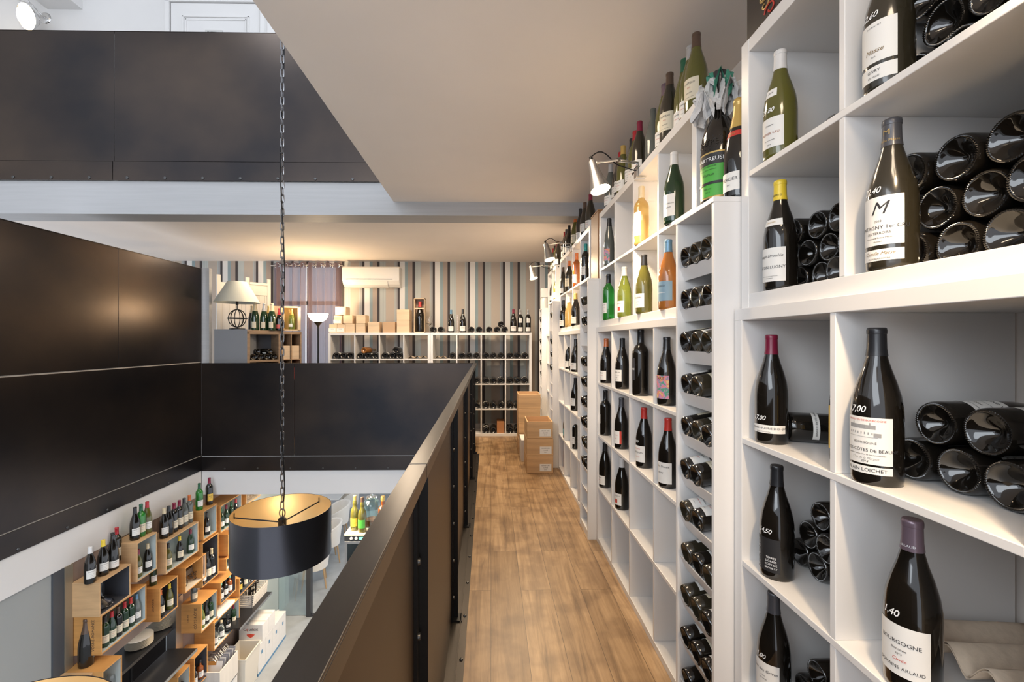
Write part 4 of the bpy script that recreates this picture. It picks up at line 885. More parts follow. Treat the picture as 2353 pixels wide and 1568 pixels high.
cr_ = thing('curtain_rod', 'thin metal curtain rod above the back window', 'curtain rod', ((cx0+cx1)/2, CY_, zr)); q = (cx1-cx0)/2+.04
MB().tube([(-q, 0, 0), (q, 0, 0)], .009, 10).build('rod', CHROME, cr_); MB().box(-q+.01, -q+.02, 0, .07, -.01, .01).box(q-.02, q-.01, 0, .07, -.01, .01).build('bracket', CHROME, cr_)
# torchiere
tx, ty = xof(731, 6.42), 6.42; zb_ = at(731, 741, y=ty).z; zt_ = at(731, 721, y=ty).z; rb = 22.5*ty/F_PX
t = thing('floor_lamp', 'slim black uplighter floor lamp with glowing bowl before the curtain', 'floor lamp', (tx, ty, 0))
MB().lathe([(.0005, .025), (.02, .022), (.13, .012), (.135, 0), (.0005, 0)], 32).build('base', BLACKM, t); MB().tube([(0, 0, .02), (0, 0, zb_-.05)], .011, 12).build('pole', BLACKM, t)
MB().lathe([(.012, zb_-.07), (.016, zb_-.05), (.055, zb_-.002), (.058, zb_+.004), (.0005, zb_+.004)], 28).build('bowl_holder', mat('dark_bronze', (.10, .07, .04), .35, .7), t)
MB().lathe([(.05, zb_+.002), (rb*.72, zb_+.035), (rb*.93, zb_+.08), (rb, zt_), (rb-.004, zt_), (rb*.9, zb_+.082), (rb*.68, zb_+.04), (.0005, zb_+.012)], 40).build('glass_bowl', OPAL, t)
light('floor_lamp_light', 'POINT', (tx, ty, zt_+.02), 24, (1, .74, .45), .06)
# whitewashed screen at left behind the guard
P0, P1 = Vector((xof(497, 6.42), 6.42, 0)), Vector((xof(621, 6.96), 6.96, 0)); dv = (P1-P0); ln = dv.length; az = math.atan2(dv.y, dv.x)
t = thing('wooden_screen', 'whitewashed wooden plank screen standing behind the table lamp', 'screen', P0, az)
MB().box(0, ln, 0, .02, 0, 2.20).build('planking', WOODW, t)
for x in (0, ln*.52, ln-.05): MB().box(x, x+.05, -.02, .02, 0, 2.30).build('stile', WOODW, t, .002)
MB().box(.05, ln-.05, -.012, 0, 2.05, 2.20).build('top_rail', WOODW, t, .002); MB().box(ln*.52+.05, ln-.05, -.03, .03, 2.20, 2.235).build('ledge', WOODW, t, .002)
g_ = MB()
for i in range(1, 9): g_.box(ln*i/9, ln*i/9+.003, -.0015, 0, .02, 2.05)
g_.build('plank_grooves', mat('groove_shadow', (.30, .28, .25), .8), t)
struct('trim_post', MB().box(LX-.03, xof(486, 6.05), 6.0, 6.06, 0, 2.32), BEAM)
# grey cabinet with oak front units
Q0, Q1 = Vector((xof(568, 6.05), 6.05, 0)), Vector((xof(693, 6.53), 6.53, 0)); dv = Q1-Q0; lq = dv.length; az = math.atan2(dv.y, dv.x)
t = thing('display_cabinet', 'grey sided brown-fronted open cabinet at the left corner holding bottles', 'cabinet', Q0, az); HC_ = 1.50
sd = at(492, 790, y=6.05).x-Q0.x
nrm = Matrix.Rotation(-az, 4, 'Z')
o = MB().box(sd, -.002, 0, .24, 0, HC_+.025, nrm).build('side_panel', GREYP, t, .002)
W1 = lq*.60
c = MB().box(0, .035, 0, .31, 0, HC_).box(W1-.03, W1, 0, .31, 0, HC_).box(0, W1, 0, .31, HC_-.04, HC_+.012); c.build('frame', OAKV, t, .002)
MB().box(W1, W1+.02, 0, .31, 0, HC_-.012).box(lq-.02, lq, 0, .31, 0, HC_-.012).box(W1, lq, 0, .31, HC_-.035, HC_-.0).box((W1+lq)/2-.006, (W1+lq)/2+.006, 0, .31, .1, HC_-.03).build('side_frame', OAKV, t, .002)
zs_ = 1.115
for z in (zs_, zs_-.4): MB().box(.035, W1-.03, .0, .31, z-.03, z).build('shelf', OAKV, t, .002)
for z in (zs_, zs_-.28): MB().box(W1+.02, lq-.02, .0, .31, z-.012, z).build('shelf', OAKV, t, .002)
MB().box(.035, lq-.02, .305, .31, .05, HC_-.03).build('back_panel', mat('dark_back', (.07, .07, .08), .6), t)
MT = t.matrix_basis.copy()
def onC(x, y, z): return MT @ Vector((x, y, z))
ax = MT.to_3x3() @ Vector((0, 1, 0))
for i in range(4): wine_bottle('burgundy', 'dark', 'black', 'none', onC(.085+.085*i, .03, zs_+.041), lie=ax, label=f'dark bottle lying in the grey-sided cabinet, bottom row, {ORD[i]} from left', group='bottles lying in the display cabinet')
wine_bottle('burgundy', 'dark', 'black', 'plain', onC(.30, .04, zs_+.113), lie=ax+Vector((-.9, 0, 0)), spin=180, label='dark bottle lying slanted on top of the others in the grey-sided cabinet', group='bottles lying in the display cabinet')
wine_bottle('burgundy', 'dark', 'black', 'none', onC(.16, .10, zs_+.111), lie=ax+Vector((-.6, 0, 0)), label='dark bottle behind slanted one in the grey-sided cabinet', group='bottles lying in the display cabinet')
for i, (x, w_, cpos) in enumerate(((W1+.025, (lq-W1)/2-.035, 0), ((W1+lq)/2+.01, (lq-W1)/2-.035, 1))):
    o = MB().box(x, x+w_, .02, .3, zs_, zs_+.19).build('wooden_box', PINEX, None, .002); o.matrix_world = MT.copy(); tag(o, ['plain wooden box in the cabinet cell, left of two', 'wooden box with small marks in the cabinet cell, right of two'][i], 'wooden box')
o = MB().box(W1+.2*(lq-W1)+.12, lq-.03, .02, .3, zs_-.28, zs_-.12).build('red_box', mat('red_card', (.6, .06, .04), .5), None, .002); o.matrix_world = MT.copy(); tag(o, 'red box in the lower cabinet cell under the wooden box', 'box')
# things on the cabinet
def topC(px, dep=6.2): v = at(px, 700, y=dep); return Vector((v.x, v.y, HC_+.012))
lp = topC(545, 6.14); lp.z = HC_+.025
t = thing('table_lamp', 'table lamp with pale green-grey shade and open iron ring base', 'table lamp', lp)
s_ = 6.14/F_PX; zsb = at(545, 696, y=6.14).z-lp.z; zst = at(545, 648, y=6.14).z-lp.z
MB().lathe([(.0005, .018), (.03, .016), (16*s_, .012), (16.5*s_, 0), (.0005, 0)], 28).build('base', BLACKM, t)
rr = 20*s_; zc_ = .03+rr
MB().tube([(rr*cos(a), 0, zc_+rr*sin(a)) for a in [k*pi/14 for k in range(28)]], .006, 6, True).tube([(rr*.22*cos(a), rr*.98*cos(a)*.9, zc_+rr*sin(a)) for a in [k*pi/14 for k in range(28)]], .007, 6, True).tube([(rr*cos(a), rr*sin(a), zc_) for a in [k*pi/14 for k in range(28)]], .006, 6, True).tube([(-rr*.7*cos(a), rr*.7*cos(a), zc_+rr*sin(a)) for a in [k*pi/14 for k in range(28)]], .005, 6, True).build('ring_sphere', BLACKM, t)
MB().tube([(0, 0, .01), (0, 0, .035)], .008).tube([(0, 0, zc_+rr), (0, 0, zsb+.10)], .007).lathe([(.0005, zsb-.03), (.016, zsb-.03), (.018, zsb+.02), (.0005, zsb+.02)], 12).build('stem', BLACKM, t)
MB().lathe([(47*s_, zsb), (20*s_, zst), (19.5*s_, zst), (46.5*s_, zsb)], 48).build('lamp_shade', mat('sage_shade', (.44, .45, .40), .8), t)
CHS = [(586, 'green', 'cream', 'champagne bottle with cream neck, left of the group on the cabinet'), (607, 'green', 'silver', 'champagne bottle with silver neck, second on the cabinet'), (625, 'green', 'cream', 'champagne bottle with pale neck, third on the cabinet')]
for px, g, c_, dsc in CHS: wine_bottle('champagne', g, c_, [L(.03, .10, 30, CREAM, (), 40)], topC(px, 6.22 if px < 600 else 6.27), 240, 1.17, dsc, 'champagne bottles on the display cabinet', name='champagne_bottle')
wine_bottle('champagne', 'dark', 'cream', 'none', topC(579, 6.42), 240, 1.1, 'dark champagne bottle behind the leftmost one on the cabinet', 'champagne bottles on the display cabinet', name='champagne_bottle')
wine_bottle('champagne', 'dark', 'gold', 'none', topC(618, 6.45), 240, 1.1, 'champagne bottle with gold foil behind the others on the cabinet', 'champagne bottles on the display cabinet', name='champagne_bottle')
wine_bottle('champagne', 'dark', 'red', [L(.03, .085, 34, mat('coral_label', (.65, .12, .10), .5), (), 15)], topC(642, 6.33), 250, .97, 'dark bottle with pink neck and coral oval label behind the chain', 'champagne bottles on the display cabinet', name='champagne_bottle')
# open wooden gift case
gp = topC(668, 6.48); t = thing('gift_case', 'open pale wooden case with bottle compartment on the cabinet', 'wooden box', gp, az*.7); hw = .125
MB().box(-hw-.15, -hw, .0, .02, 0, .345).build('lid', PINEX, t, .001)
MB().box(-hw, -hw+.04, -.04, .07, 0, .345).box(hw-.04, hw, -.04, .07, 0, .345).box(-hw, hw, -.04, .07, .325, .345).box(-hw, hw, -.04, .07, 0, .02).build('case_frame', PINEX, t, .001); MB().box(-hw+.04, hw-.04, .06, .07, .02, .325).build('back_board', mat('straw_lining', (.55, .38, .12), .7), t)
wine_bottle('champagne', 'leaf', 'gold', [L(.04, .085, 45, PAPER, ())], (gp.x+.01, gp.y+.01, gp.z+.0205), 262, .93, 'clear champagne bottle with gold neck inside the open wooden case', 'champagne bottles on the display cabinet', name='champagne_bottle')

# ---- crate stacks on the floor --------------------------------------------------------------
def stk(x0, x1, y0, y1, n, hs, who, lab):
    z = 0
    for i in range(n):
        pos = ('bottom', 'middle', 'top')[i] if n == 3 else ('bottom', 'second', 'third', 'top')[i]
        crate('wine_crate', f'pale wooden wine crate, {pos} one of the {who} stack by the shelves', x0+random.uniform(-.004, .004), x1+random.uniform(-.004, .004), y0, y1, z, z+hs-.006, PINE, lab, cat='crate', open_top=(i == n-1), lw=.44, group=f'{who} stack of wine crates', th=.012)
        z += hs
x0, x1 = at(1211, 1088, z=0).x, at(1271, 1088, z=0).x; y0 = at(1240, 1088, z=0).y
stk(x0, x1, y0, y0+.36, 3, .18, 'front', ['GRAND CRU', 'CLASSÉ', '2015'])
stk(.335, .60, 5.52, 5.86, 4, .182, 'rear', None)
t = thing('white_carton', 'tall white bottle carton standing beside the front crate stack', 'carton', (.345+.12, 5.16+.16, 0)); MB().box(-.12, .12, -.16, .16, 0, .245).build('carton_body', CARTON, t, .002); MB().box(-.03, -.005, -.1605, -.16, .03, .055).build('print_mark', INK, t)

# ================================================================== PENDANTS, UPPER SPOT
def pendant(x, y, ztop, h, r, label, ztopchain):
    t = thing('pendant_lamp', label, 'pendant lamp', (x, y, ztop)); 
    MB().lathe([(r, 0), (r, -h), (r-.002, -h), (r-.002, 0), (r, 0)], 72).build('shade', SHADEM, t); MB().lathe([(r-.0025, -.001), (r-.0025, -h+.001)], 72).build('shade_lining', GOLD, t)
    sp = MB(); zc = -.075
    for a in (R(185), R(62), R(300)):
        ex = (r-.004)*cos(a); ey = (r-.004)*sin(a); sp.tube([(0, 0, zc), (ex, ey, zc+.035)], .004, 6).tube([(ex, ey, zc+.03), (ex, ey, zc+.06)], .003, 6)
    sp.build('spider_arms', BLACKM, t)
    MB().lathe([(.0005, zc-.02), (.022, zc-.02), (.022, zc+.02), (.008, zc+.03), (.0005, zc+.03)], 16).lathe([(.0005, zc-.09), (.015, zc-.08), (.018, zc-.02), (.0005, zc-.019)], 14).build('socket', BLACKM, t)
    MB().lathe([(.0005, zc-.155), (.02, zc-.15), (.03, zc-.13), (.028, zc-.11), (.014, zc-.09), (.0005, zc-.088)], 20).build('bulb', mat('pendant_bulb', (1, .85, .6), .5, emit=6, ecol=(1, .78, .48)), t)
    MB().tube([(.016*cos(a), 0, zc+.052+.024*sin(a)) for a in [k*pi/10 for k in range(20)]], .004, 6, True).build('hanging_ring', GREYM, t)
    ch = MB(); z = zc+.075; i = 0; L0, Wd = .0245, .0095; pitch = .0335
    while z < ztopchain-ztop:
        pts = []
        for k in range(14):
            a = 2*pi*k/14; u = Wd*cos(a); v_ = (L0-Wd)*(1 if sin(a) > .01 else (-1 if sin(a) < -.01 else 0))+Wd*sin(a)
            pts.append((u if i % 2 == 0 else 0, 0 if i % 2 == 0 else u, z+v_+L0-.004))
        ch.tube(pts, .0031, 6, True); z += pitch*1.18; i += 1
    ch.build('chain', GREYM, t)
    n = 160; H_ = ztopchain-ztop
    MB().tube([(.0135*sin(9.0*u*3+1.0)*min(1, u*30)+.004*sin(23*u), .012*cos(9.0*u*3+1)*min(1, u*30), zc+.02+(H_-zc)*u) for u in [i/n for i in range(n+1)]], .0032, 6).build('cable', BLACKM, t)
    light('pendant_light', 'POINT', (x, y, ztop-.12), 3, (1, .78, .5), .03)
    MB().lathe([(.0005, H_), (.05, H_), (.05, H_+.03), (.0005, H_+.03)], 20).build('ceiling_rose', BLACKM, t)
pendant(-1.182, 2.60, 1.37-.952, .264, .262, 'dark metal drum pendant lamp with golden lining hanging on a long chain', 6.0)
pendant(-1.175, 1.055, 1.37-.952, .264, .262, 'second dark drum pendant lamp cut off at the bottom left', 5.9)
# wall spot upstairs
sy = 5.2; c_ = at(104, 42, y=sy); t = thing('wall_spotlight', 'chrome wall spotlight lit on the upper left wall', 'spotlight', c_)
MB().lathe([(.0005, -.012), (.05, -.012), (.062, -.006), (.066, 0), (.0005, 0)], 28, m=Matrix.Rotation(-pi/2, 4, 'X')).build('wall_plate', CHROME, t)
hd = at(68, 40, y=5.0)-c_; 
dirv = (Vector((-.25, -.9, -.35))).normalized(); M_ = Matrix.Translation(hd) @ Vector((0, 0, 1)).rotation_difference(dirv).to_matrix().to_4x4()
MB().lathe([(.128, .035), (.126, .035), (.11, .0), (.07, -.05), (.03, -.07), (.0005, -.075)], 32, m=M_).lathe([(.126, .034), (.105, 0), (.05, -.04), (.0005, -.05)], 32, m=M_).build('lamp_head', CHROME, t)
MB().lathe([(.0005, .036), (.08, .034), (.122, .028), (.0005, .0)], 32, m=M_).build('bulb', BULB, t)
MB().tube([(0, -.01, 0), (.0, -.05, .01), (-.06, -.13, .10), (-.11, -.17, .13), (-.15, -.16, .09), (hd.x*.95, hd.y*.8, .03)], .006, 8).build('arm', CHROME, t)
light('wall_spot_light', 'POINT', c_+hd+dirv*.1, 3.5, (1, .82, .56), .06)

# ================================================================== SHOP BELOW: wall of wine crates
FXC = -3.50
def gp(px, py, x=FXC): return at(px, py, x=x)
CR = {}
def wcrate(key, fl, top, right, bot, left, lining, label, m=ORANGE_WOOD, textl=None, depth=None, xf=FXC):
    """open crate on the mocha wall: front frame edge at picture column fl .. right; top/bot rows measured at fl; left = column of its rear-left edge"""
    a = gp(fl, top, xf); z1 = a.z; z0 = gp(fl, bot, xf).z; y0 = a.y; y1 = gp(right, top, xf).y
    xb = SX+.002; th = .012
    t = thing('wooden_wine_crate', label, 'crate', (xb, y0, z0), group='open wine crates on the mocha wall'); D = xf-xb; W = y1-y0; H = z1-z0
    MB().box(0, D, 0, th, 0, H).build('side_board', m, t, .001); MB().box(0, D, W-th, W, 0, H).build('side_board', m, t, .001)
    MB().box(0, D, th, W-th, H-th, H).build('top_board', m, t, .001); MB().box(0, D, th, W-th, 0, th).build('bottom_board', m, t, .001)
    li = MB().box(.0, .012, th, W-th, th, H-th).box(.012, D-.004, W-th-.002, W-th-.0005, th, H-th).box(.012, D-.004, th, W-th, th-.0005, th+.002); li.build('lining', lining, t)
    if textl: flat_text('stamp_lettering', textl[0], textl[1], (D*.72 if len(textl) < 3 else D*.5, -.0008, H*.5), INK, t, rot90=True); 
    if textl: flat_text('stamp_lettering', textl[0].split('|')[0][:9].title(), textl[1]*.5, (D*.36, -.0008, H*.5), INK, t, rot90=True, shear=.3)
    CR[key] = (y0, y1, z0, z1, th); return t
wcrate(1, 228.5, 1340, 300, 1419, 175, INDARK, 'wine crate holding a glass decanter, lowest left of the top row', PINE)
wcrate(2, 314.5, 1249, 361, 1339, 278, INBLUE, 'narrow wine crate with two bottles, second of the top row', PINE)
wcrate(3, 381, 1245, 456, 1321, 362, INBLUE, 'wide wine crate with three bottles, third of the top row', PINE)
wcrate(4, 467.5, 1176, 499, 1243, 445, INBLUE, 'small wine crate with one bottle under the green bottle')
wcrate(5, 507, 1163, 556, 1226, 499, INBLUE, 'wine crate with four bottles near the beam corner')
wcrate(16, 565, 1134, 600, 1162, 558, PORC, 'small bright wine crate behind the pendant lamp')
wcrate(6, 524, 1230, 540, 1278, 503, INDARK, 'small wine crate left of the pendant lamp, upper of two'); wcrate(7, 520, 1286, 536, 1313, 503, INBLUE, 'small flat wine crate left of the pendant lamp, lower of two')
wcrate(8, 464.5, 1250, 502, 1352, 452, INDARK, 'tall dark-lined wine crate with three tall bottles')
wcrate(9, 425.5, 1307, 474, 1365, 403, PORC, 'wine crate displaying a wire carriage ornament')
wcrate(13, 367, 1354, 409, 1430, 334, INDARK, 'dark-lined wine crate with oval stamp above the plates', textl=('DOMAINE', .03))
wcrate(10, 462.5, 1389, 499.5, 1456, 420, INBLUE, 'wine crate stamped COTE ROTIE on its side', textl=('CÔTE-RÔTIE', .045))
wcrate(11, 507, 1341, 542, 1391, 478, INDARK, 'wine crate with three small spirit bottles')
wcrate(19, 550, 1331, 589, 1372, 545, INDARK, 'wine crate of spirits half under the pendant lamp')
wcrate(12, 492, 1433, 550.5, 1497, 454, INBLUE, 'wide wine crate with four spirit bottles above the clipboards')
wcrate(14, 232, 1416, 336.5, 1507, 197, INBLUE, 'long wine crate full of red-capped bottles under the decanter crate', textl=('VOSNE-ROMANÉE', .035))
wcrate(15, 235, 1545, 280.5, 1640, 205, INBLUE, 'wine crate with glassware at the bottom left', xf=-3.42)
wcrate(17, 446, 1514, 477, 1590, 432, INDARK, 'dark-lined wine crate with spirits beside the clipboards'); wcrate(18, 408, 1558, 436.5, 1640, 396, INBLUE, 'wine crate at the bottom edge under the steel counter')
gG = 'bottles of the shop crates'
def inC(key, n, specs, text, dy0=.045, sc=.92):
    y0, y1, z0, z1, th = CR[key]; W = y1-y0-2*th
    for i in range(n):
        sh, g, c_, lb = specs[i % len(specs)]; sh0 = min(.05, W*.12); y = y0+th+dy0+sh0+(W-2*dy0-sh0)*(i/(n-1) if n > 1 else .5)
        lim = (z1-z0-2*th)*.97/SHAPES[sh][0][-1][1]
        wine_bottle(sh, g, c_, lb, (FXC-.055, y, z0+th+.002), 325, min(sc, lim), f'{text}, {ORD[i]+" from left" if n > 1 else "the only one"}', gG)
BUR = lambda g='dark', c='black', lb='plain': ('burgundy', g, c, lb)
inC(2, 2, [BUR('olive', 'wine'), BUR('dark', 'cream')], 'bottle inside the narrow second crate'); inC(3, 3, [BUR('olive', 'black', 'cream'), BUR('dark', 'yellow', 'cream'), BUR('green', 'wine')], 'bottle inside the wide third crate', dy0=.05)
inC(4, 1, [BUR('dark', 'black')], 'bottle inside small crate below green bottle'); inC(5, 4, [BUR('green', 'green'), BUR('green', 'wine'), ('bordeaux', 'green', 'green', 'plain'), BUR('dark', 'red')], 'bottle inside crate near the beam corner')
inC(6, 1, [('bordeaux', 'green', 'black', 'plain')], 'bottle inside upper small crate by pendant'); inC(8, 3, [('bordeaux', 'clear', 'cream', 'spirit'), ('burgundy', 'dark', 'black', 'cream'), ('bordeaux', 'dark', 'cream', 'spirit')], 'tall bottle inside the tall dark-lined crate', sc=1.15)
inC(13, 2, [BUR('dark', 'orange', 'cream'), BUR('olive', 'yellow', 'cream')], 'bottle inside the oval-stamped crate'); inC(10, 3, [BUR('leaf', 'green'), BUR('dark', 'black'), ('bordeaux', 'green', 'black', 'cream')], 'bottle inside the crate stamped COTE ROTIE')
inC(11, 3, [('spirit', 'clear', 'mint', 'spirit'), ('spirit', 'dark', 'black', 'spirit'), ('spirit', 'amber', 'mint', 'spirit')], 'small spirit bottle inside dark crate'); inC(19, 3, [('spirit', 'dark', 'gold', 'yellow'), ('spirit', 'grey', 'cream', 'cream'), ('spirit', 'clear', 'cream', 'cream')], 'spirit bottle under the pendant lamp')
inC(12, 4, [('spirit', 'grey', 'black', 'spirit'), ('spirit', 'clear', 'cream', 'spirit'), ('spirit', 'dark', 'black', 'spirit'), ('bordeaux', 'green', 'wine', 'cream')], 'spirit bottle above the clipboards')
inC(14, 6, [('bordeaux', 'green', 'black', 'cream'), BUR('green', 'red', 'cream'), ('bordeaux', 'dark', 'brown', 'cream'), ('bordeaux', 'green', 'red', 'cream'), ('bordeaux', 'green', 'cherry', 'plain'), BUR('grey', 'blue')], 'bottle in the long crate under the decanter')
inC(17, 2, [('spirit', 'clear', 'black', 'spirit'), ('spirit', 'amber', 'black', 'spirit')], 'spirit bottle in dark crate beside the clipboards')
inC(18, 2, [('spirit', 'amber', 'black', 'none'), ('spirit', 'grey', 'black', 'none')], 'spirit bottle in crate under steel counter')
def onT(key, pxs, specs, text, x=FXC-.09, sc=1.08, z=None):
    y0, y1, z0, z1, th = CR[key]
    for i, px in enumerate(pxs):
        sh, g, c_, lb = specs[i]; y = yof(px, x)
        wine_bottle(sh, g, c_, lb, (x, y, z1+.0005), 325, sc, f'{text}, {ORD[i]+" from left" if len(pxs) > 1 else "the only one"}', 'bottles standing on the shop crates')
onT(1, (207, 237, 259), [BUR('dark', 'white'), BUR('dark', 'yellow'), ('champagne', 'dark', None, 'low')], 'dark bottle on top of decanter crate'); wine_bottle('bordeaux', 'brown', 'red', 'cream', (FXC-.19, yof(268, FXC-.19), CR[1][3]+.0005), 325, 1.08, 'bottle with red cap behind others on decanter crate', 'bottles standing on the shop crates')
onT(2, (310, 324, 338), [BUR('dark', 'black'), ('bordeaux', 'bright', 'green', 'cream'), BUR('olive', 'red')], 'bottle on top of narrow second crate')
onT(3, (377, 388, 400, 412, 423, 435), [BUR('dark', 'cream'), BUR('dark', 'black', 'none'), ('bordeaux', 'dark', 'wine', 'cream'), ('bordeaux', 'dark', 'wine', 'cream'), BUR('grey', 'black', 'cream'), ('bordeaux', 'grey', 'orange', 'cream')], 'bottle on top of wide third crate')
onT(4, (458,), [('bordeaux', 'bright', 'green', 'plain')], 'bright green bottle on small crate near beam'); wine_bottle('bordeaux', 'dark', 'wine', 'yellow', (FXC-.08, yof(481, FXC-.08), CR[4][3]+.0005), 325, 1.12, 'dark bottle with yellow label on small crate near beam', 'bottles standing on the shop crates')
onT(9, (458,), [BUR('dark', 'black')], 'dark bottle on the carriage crate', sc=.9); onT(13, (352,), [('bordeaux', 'green', 'green', 'plain')], 'green bottle on oval-stamped crate', x=FXC-.13, sc=.95); onT(10, (446,), [BUR('grey', 'black', 'cream')], 'dark bottle on crate stamped COTE ROTIE', x=FXC-.13, sc=.9)
wine_bottle('champagne', 'dark', 'brown', 'none', (FXC-.14, yof(198, FXC-.14), CR[15][3]+.0), 325, 1.3, 'big dark champagne bottle at the bottom left by the mocha wall', 'bottles standing on the shop crates', name='champagne_bottle')
MB()
cs = MB().box(SX+.002, -3.50, yof(198, FXC-.14)-.14, CR[15][0]-.002, CR[15][3]-.02, CR[15][3]-.0005).build('wall_shelf', PINE, None, .002); tag(cs, 'short pale wooden ledge under the big champagne bottle', 'shelf')
# decanter, glassware, ornament
y0, y1, z0, z1, th = CR[1]
dc = MB().lathe([(.0005, .012), (.04, .004), (.085, .004), (.105, .012), (.108, .022), (.09, .04), (.05, .065), (.026, .10), (.020, .14), (.026, .20), (.038, .245), (.0365, .245), (.0245, .20), (.0185, .14), (.0245, .10), (.049, .067), (.088, .042), (.104, .022), (.10, .014), (.0005, .014)], 40).build('decanter', CLEAR)
dc.location = (FXC-.115, y0+.135, z0+th+.002); tag(dc, 'clear wide-based wine decanter inside the dark-lined crate', 'decanter')
y0, y1, z0, z1, th = CR[9]
t = thing('wire_ornament', 'dark wire carriage ornament inside a pale-lined crate', 'ornament', (FXC-.11, (y0+y1)/2, z0+th+.003)); mb = MB()
for k in range(14):
    cx_, cz_, r_ = random.uniform(-.10, .10), random.uniform(.06, .15), random.uniform(.02, .045); mb.tube([(random.uniform(-.02, .02), cx_+r_*cos(a), cz_+r_*sin(a)) for a in [q*pi/6 for q in range(12)]], .004, 5, True)
for s in (-.09, .09):
    mb.tube([(.04, s+.045*cos(a), .048+.045*sin(a)) for a in [q*pi/8 for q in range(16)]], .004, 5, True)
    for q in range(6): mb.tube([(.04, s, .048), (.04, s+.045*cos(q*pi/3), .048+.045*sin(q*pi/3))], .002, 4)
mb.box(-.03, .03, -.06, .06, .11, .17); mb.build('wire_frame', mat('dark_wire', (.10, .07, .05), .5, .5), t)
for i, (dy_, s) in enumerate(((.10, 1.0), (.19, .9))):
    wineglass((FXC-.0, CR[15][0]+dy_, CR[15][2]+.014), ['wine glass in the bottom left crate, nearer one', 'wine glass in the bottom left crate, farther one'][i], s)
for key, nm in ((16, 'plates'), (7, 'glasses')):
    y0, y1, z0, z1, th = CR[key]
    for i in range(3):
        o = MB().lathe([(.0005, 0), (.025, 0), (.028, .005), (.035, .06), (.033, .06), (.026, .006), (.0005, .004)], 16).build('glass_tumbler', CLEAR); o.location = (FXC-.06, y0+.05+(y1-y0-.1)*i/2, z0+th+.003); tag(o, f'small clear tumbler in the {"bright crate behind the lamp" if key == 16 else "flat crate by the lamp"}, {ORD[i]} from left', 'glass')
bk = MB().box(-3.66, -3.50, yof(502, -3.5), yof(540, -3.5), CR[12][3]+.001, CR[12][3]+.035).build('stacked_box', CARTON, None, .003); tag(bk, 'flat mauve-white box lying on the four-spirit crate', 'box')
# plates and hatch
t0 = at(300, 1480, x=SX-.2)
hz = at(330, 1478, x=SX-.15).z
kb = thing('kitchen_shelf', 'black kitchen shelf seen through the wall hatch', 'shelf', (SX-.35, (yB+yC)/2, hz)); MB().box(-.25, .33, -(yC-yB)/2, (yC-yB)/2-.02, -.035, 0).build('shelf_board', mat('black_laminate', (.02, .02, .022), .25), kb, .002)
MB().tube([(.1, .1, -.035), (.1, .1, -.75)], .012).build('bracket_leg', BLACKM, kb)
for j, (px, n) in enumerate(((372, 9), (322, 6))):
    yy = yof(px, SX-.16)
    for i in range(n):
        o = MB().lathe([(.0005, .006), (.07, .004), (.085, .004), (.128, .016), (.130, .018), (.085, .010), (.0005, .010)], 40).build('dinner_plate', PORC); o.location = (SX-.17, yy, hz+.001+.0165*i); tag(o, f'cream dinner plate {ORD[i]} from bottom of the {"right" if j == 0 else "left"} plate pile', 'plate', f'{"right" if j == 0 else "left"} pile of dinner plates')
# steel counters below the hatch
ct = thing('steel_counter', 'long dark steel counter running below the hatch', 'counter', (0, 0, 0)); e0 = at(452, 1490, x=-3.42); zc = e0.z
MB().box(SX+.002, -3.42, 3.4, e0.y, zc-.03, zc).build('counter_top', mat('dark_steel_top', (.05, .05, .055), .3, .7), ct, .002); MB().box(-3.42, -3.412, 3.4, e0.y, zc-.03, zc+.002).build('front_edge', BRUSH, ct)
kc = MB().box(SX-1.2, SX-.62, 3.9, 6.2, GZ, zc-.25).build('kitchen_counter', mat('black_laminate', (.02, .02, .022), .25), None, .004); tag(kc, 'black kitchen counter inside the hatch', 'counter')
ws = thing('wall_shelf', 'dark steel wall shelf holding white baskets of corkscrews', 'shelf', (SX+.002, 0, 0)); a_, b_ = at(551, 1445, x=-3.36), at(625, 1357, x=-3.36)
MB().box(0, SX*-1-3.36, a_.y, b_.y, a_.z-.015, a_.z).build('shelf_board', mat('dark_steel_top', (.05, .05, .055), .3, .7), ws, .002); MB().box(.388, .392, a_.y, b_.y, a_.z-.03, a_.z+.002).build('front_edge', BRUSH, ws)
BASK = mat('white_basket', (.62, .58, .52), .6)
y = yof(600, -3.42); t = thing('basket', 'white slatted basket full of corkscrews on the dark wall shelf', 'basket', (-3.56, y, a_.z+.002)); 
b1_, b2_ = y-a_.y, b_.y-y
yy0, yy1 = yof(583, -3.42)-y, yof(616, -3.42)-y
mb = MB()
for i in range(6): mb.box(.115+.004*i, .121+.004*i, yy0, yy1, .012+.028*i, .030+.028*i); mb.box(-.12, -.114, yy0, yy1, .012+.028*i, .030+.028*i); mb.box(-.12, .12+.004*i, yy0, yy0+.006, .012+.028*i, .030+.028*i); mb.box(-.12, .12+.004*i, yy1-.006, yy1, .012+.028*i, .030+.028*i)
n_ = 7
for i in range(n_+1): q = yy0+(yy1-yy0-.012)*i/n_; mb.box(.112, .124, q, q+.012, 0, .18)
mb.build('basket_slats', BASK, t); MB().box(-.12, .12, yy0, yy1, 0, .008).build('basket_floor', BASK, t)
for i in range(14):
    p_ = Vector((-3.56+random.uniform(-.08, .08), y+yy0+.06+(yy1-yy0-.12)*i/13, a_.z+.012)); o = MB().tube([(0, 0, 0), (random.uniform(-.03, .03), random.uniform(-.03, .03), .19)], .009, 7).tube([(-.035, 0, .17), (.04, .01, .20)], .008, 6).build('corkscrew', CHROME if i % 2 else BLACKM); o.location = p_; tag(o, f'corkscrew upright in the white basket, {"".join(ORD[i:i+1]) or str(i)} along the row' if i < 14 else 'corkscrew upright at the far end of the white basket', 'corkscrew', 'corkscrews in the basket')
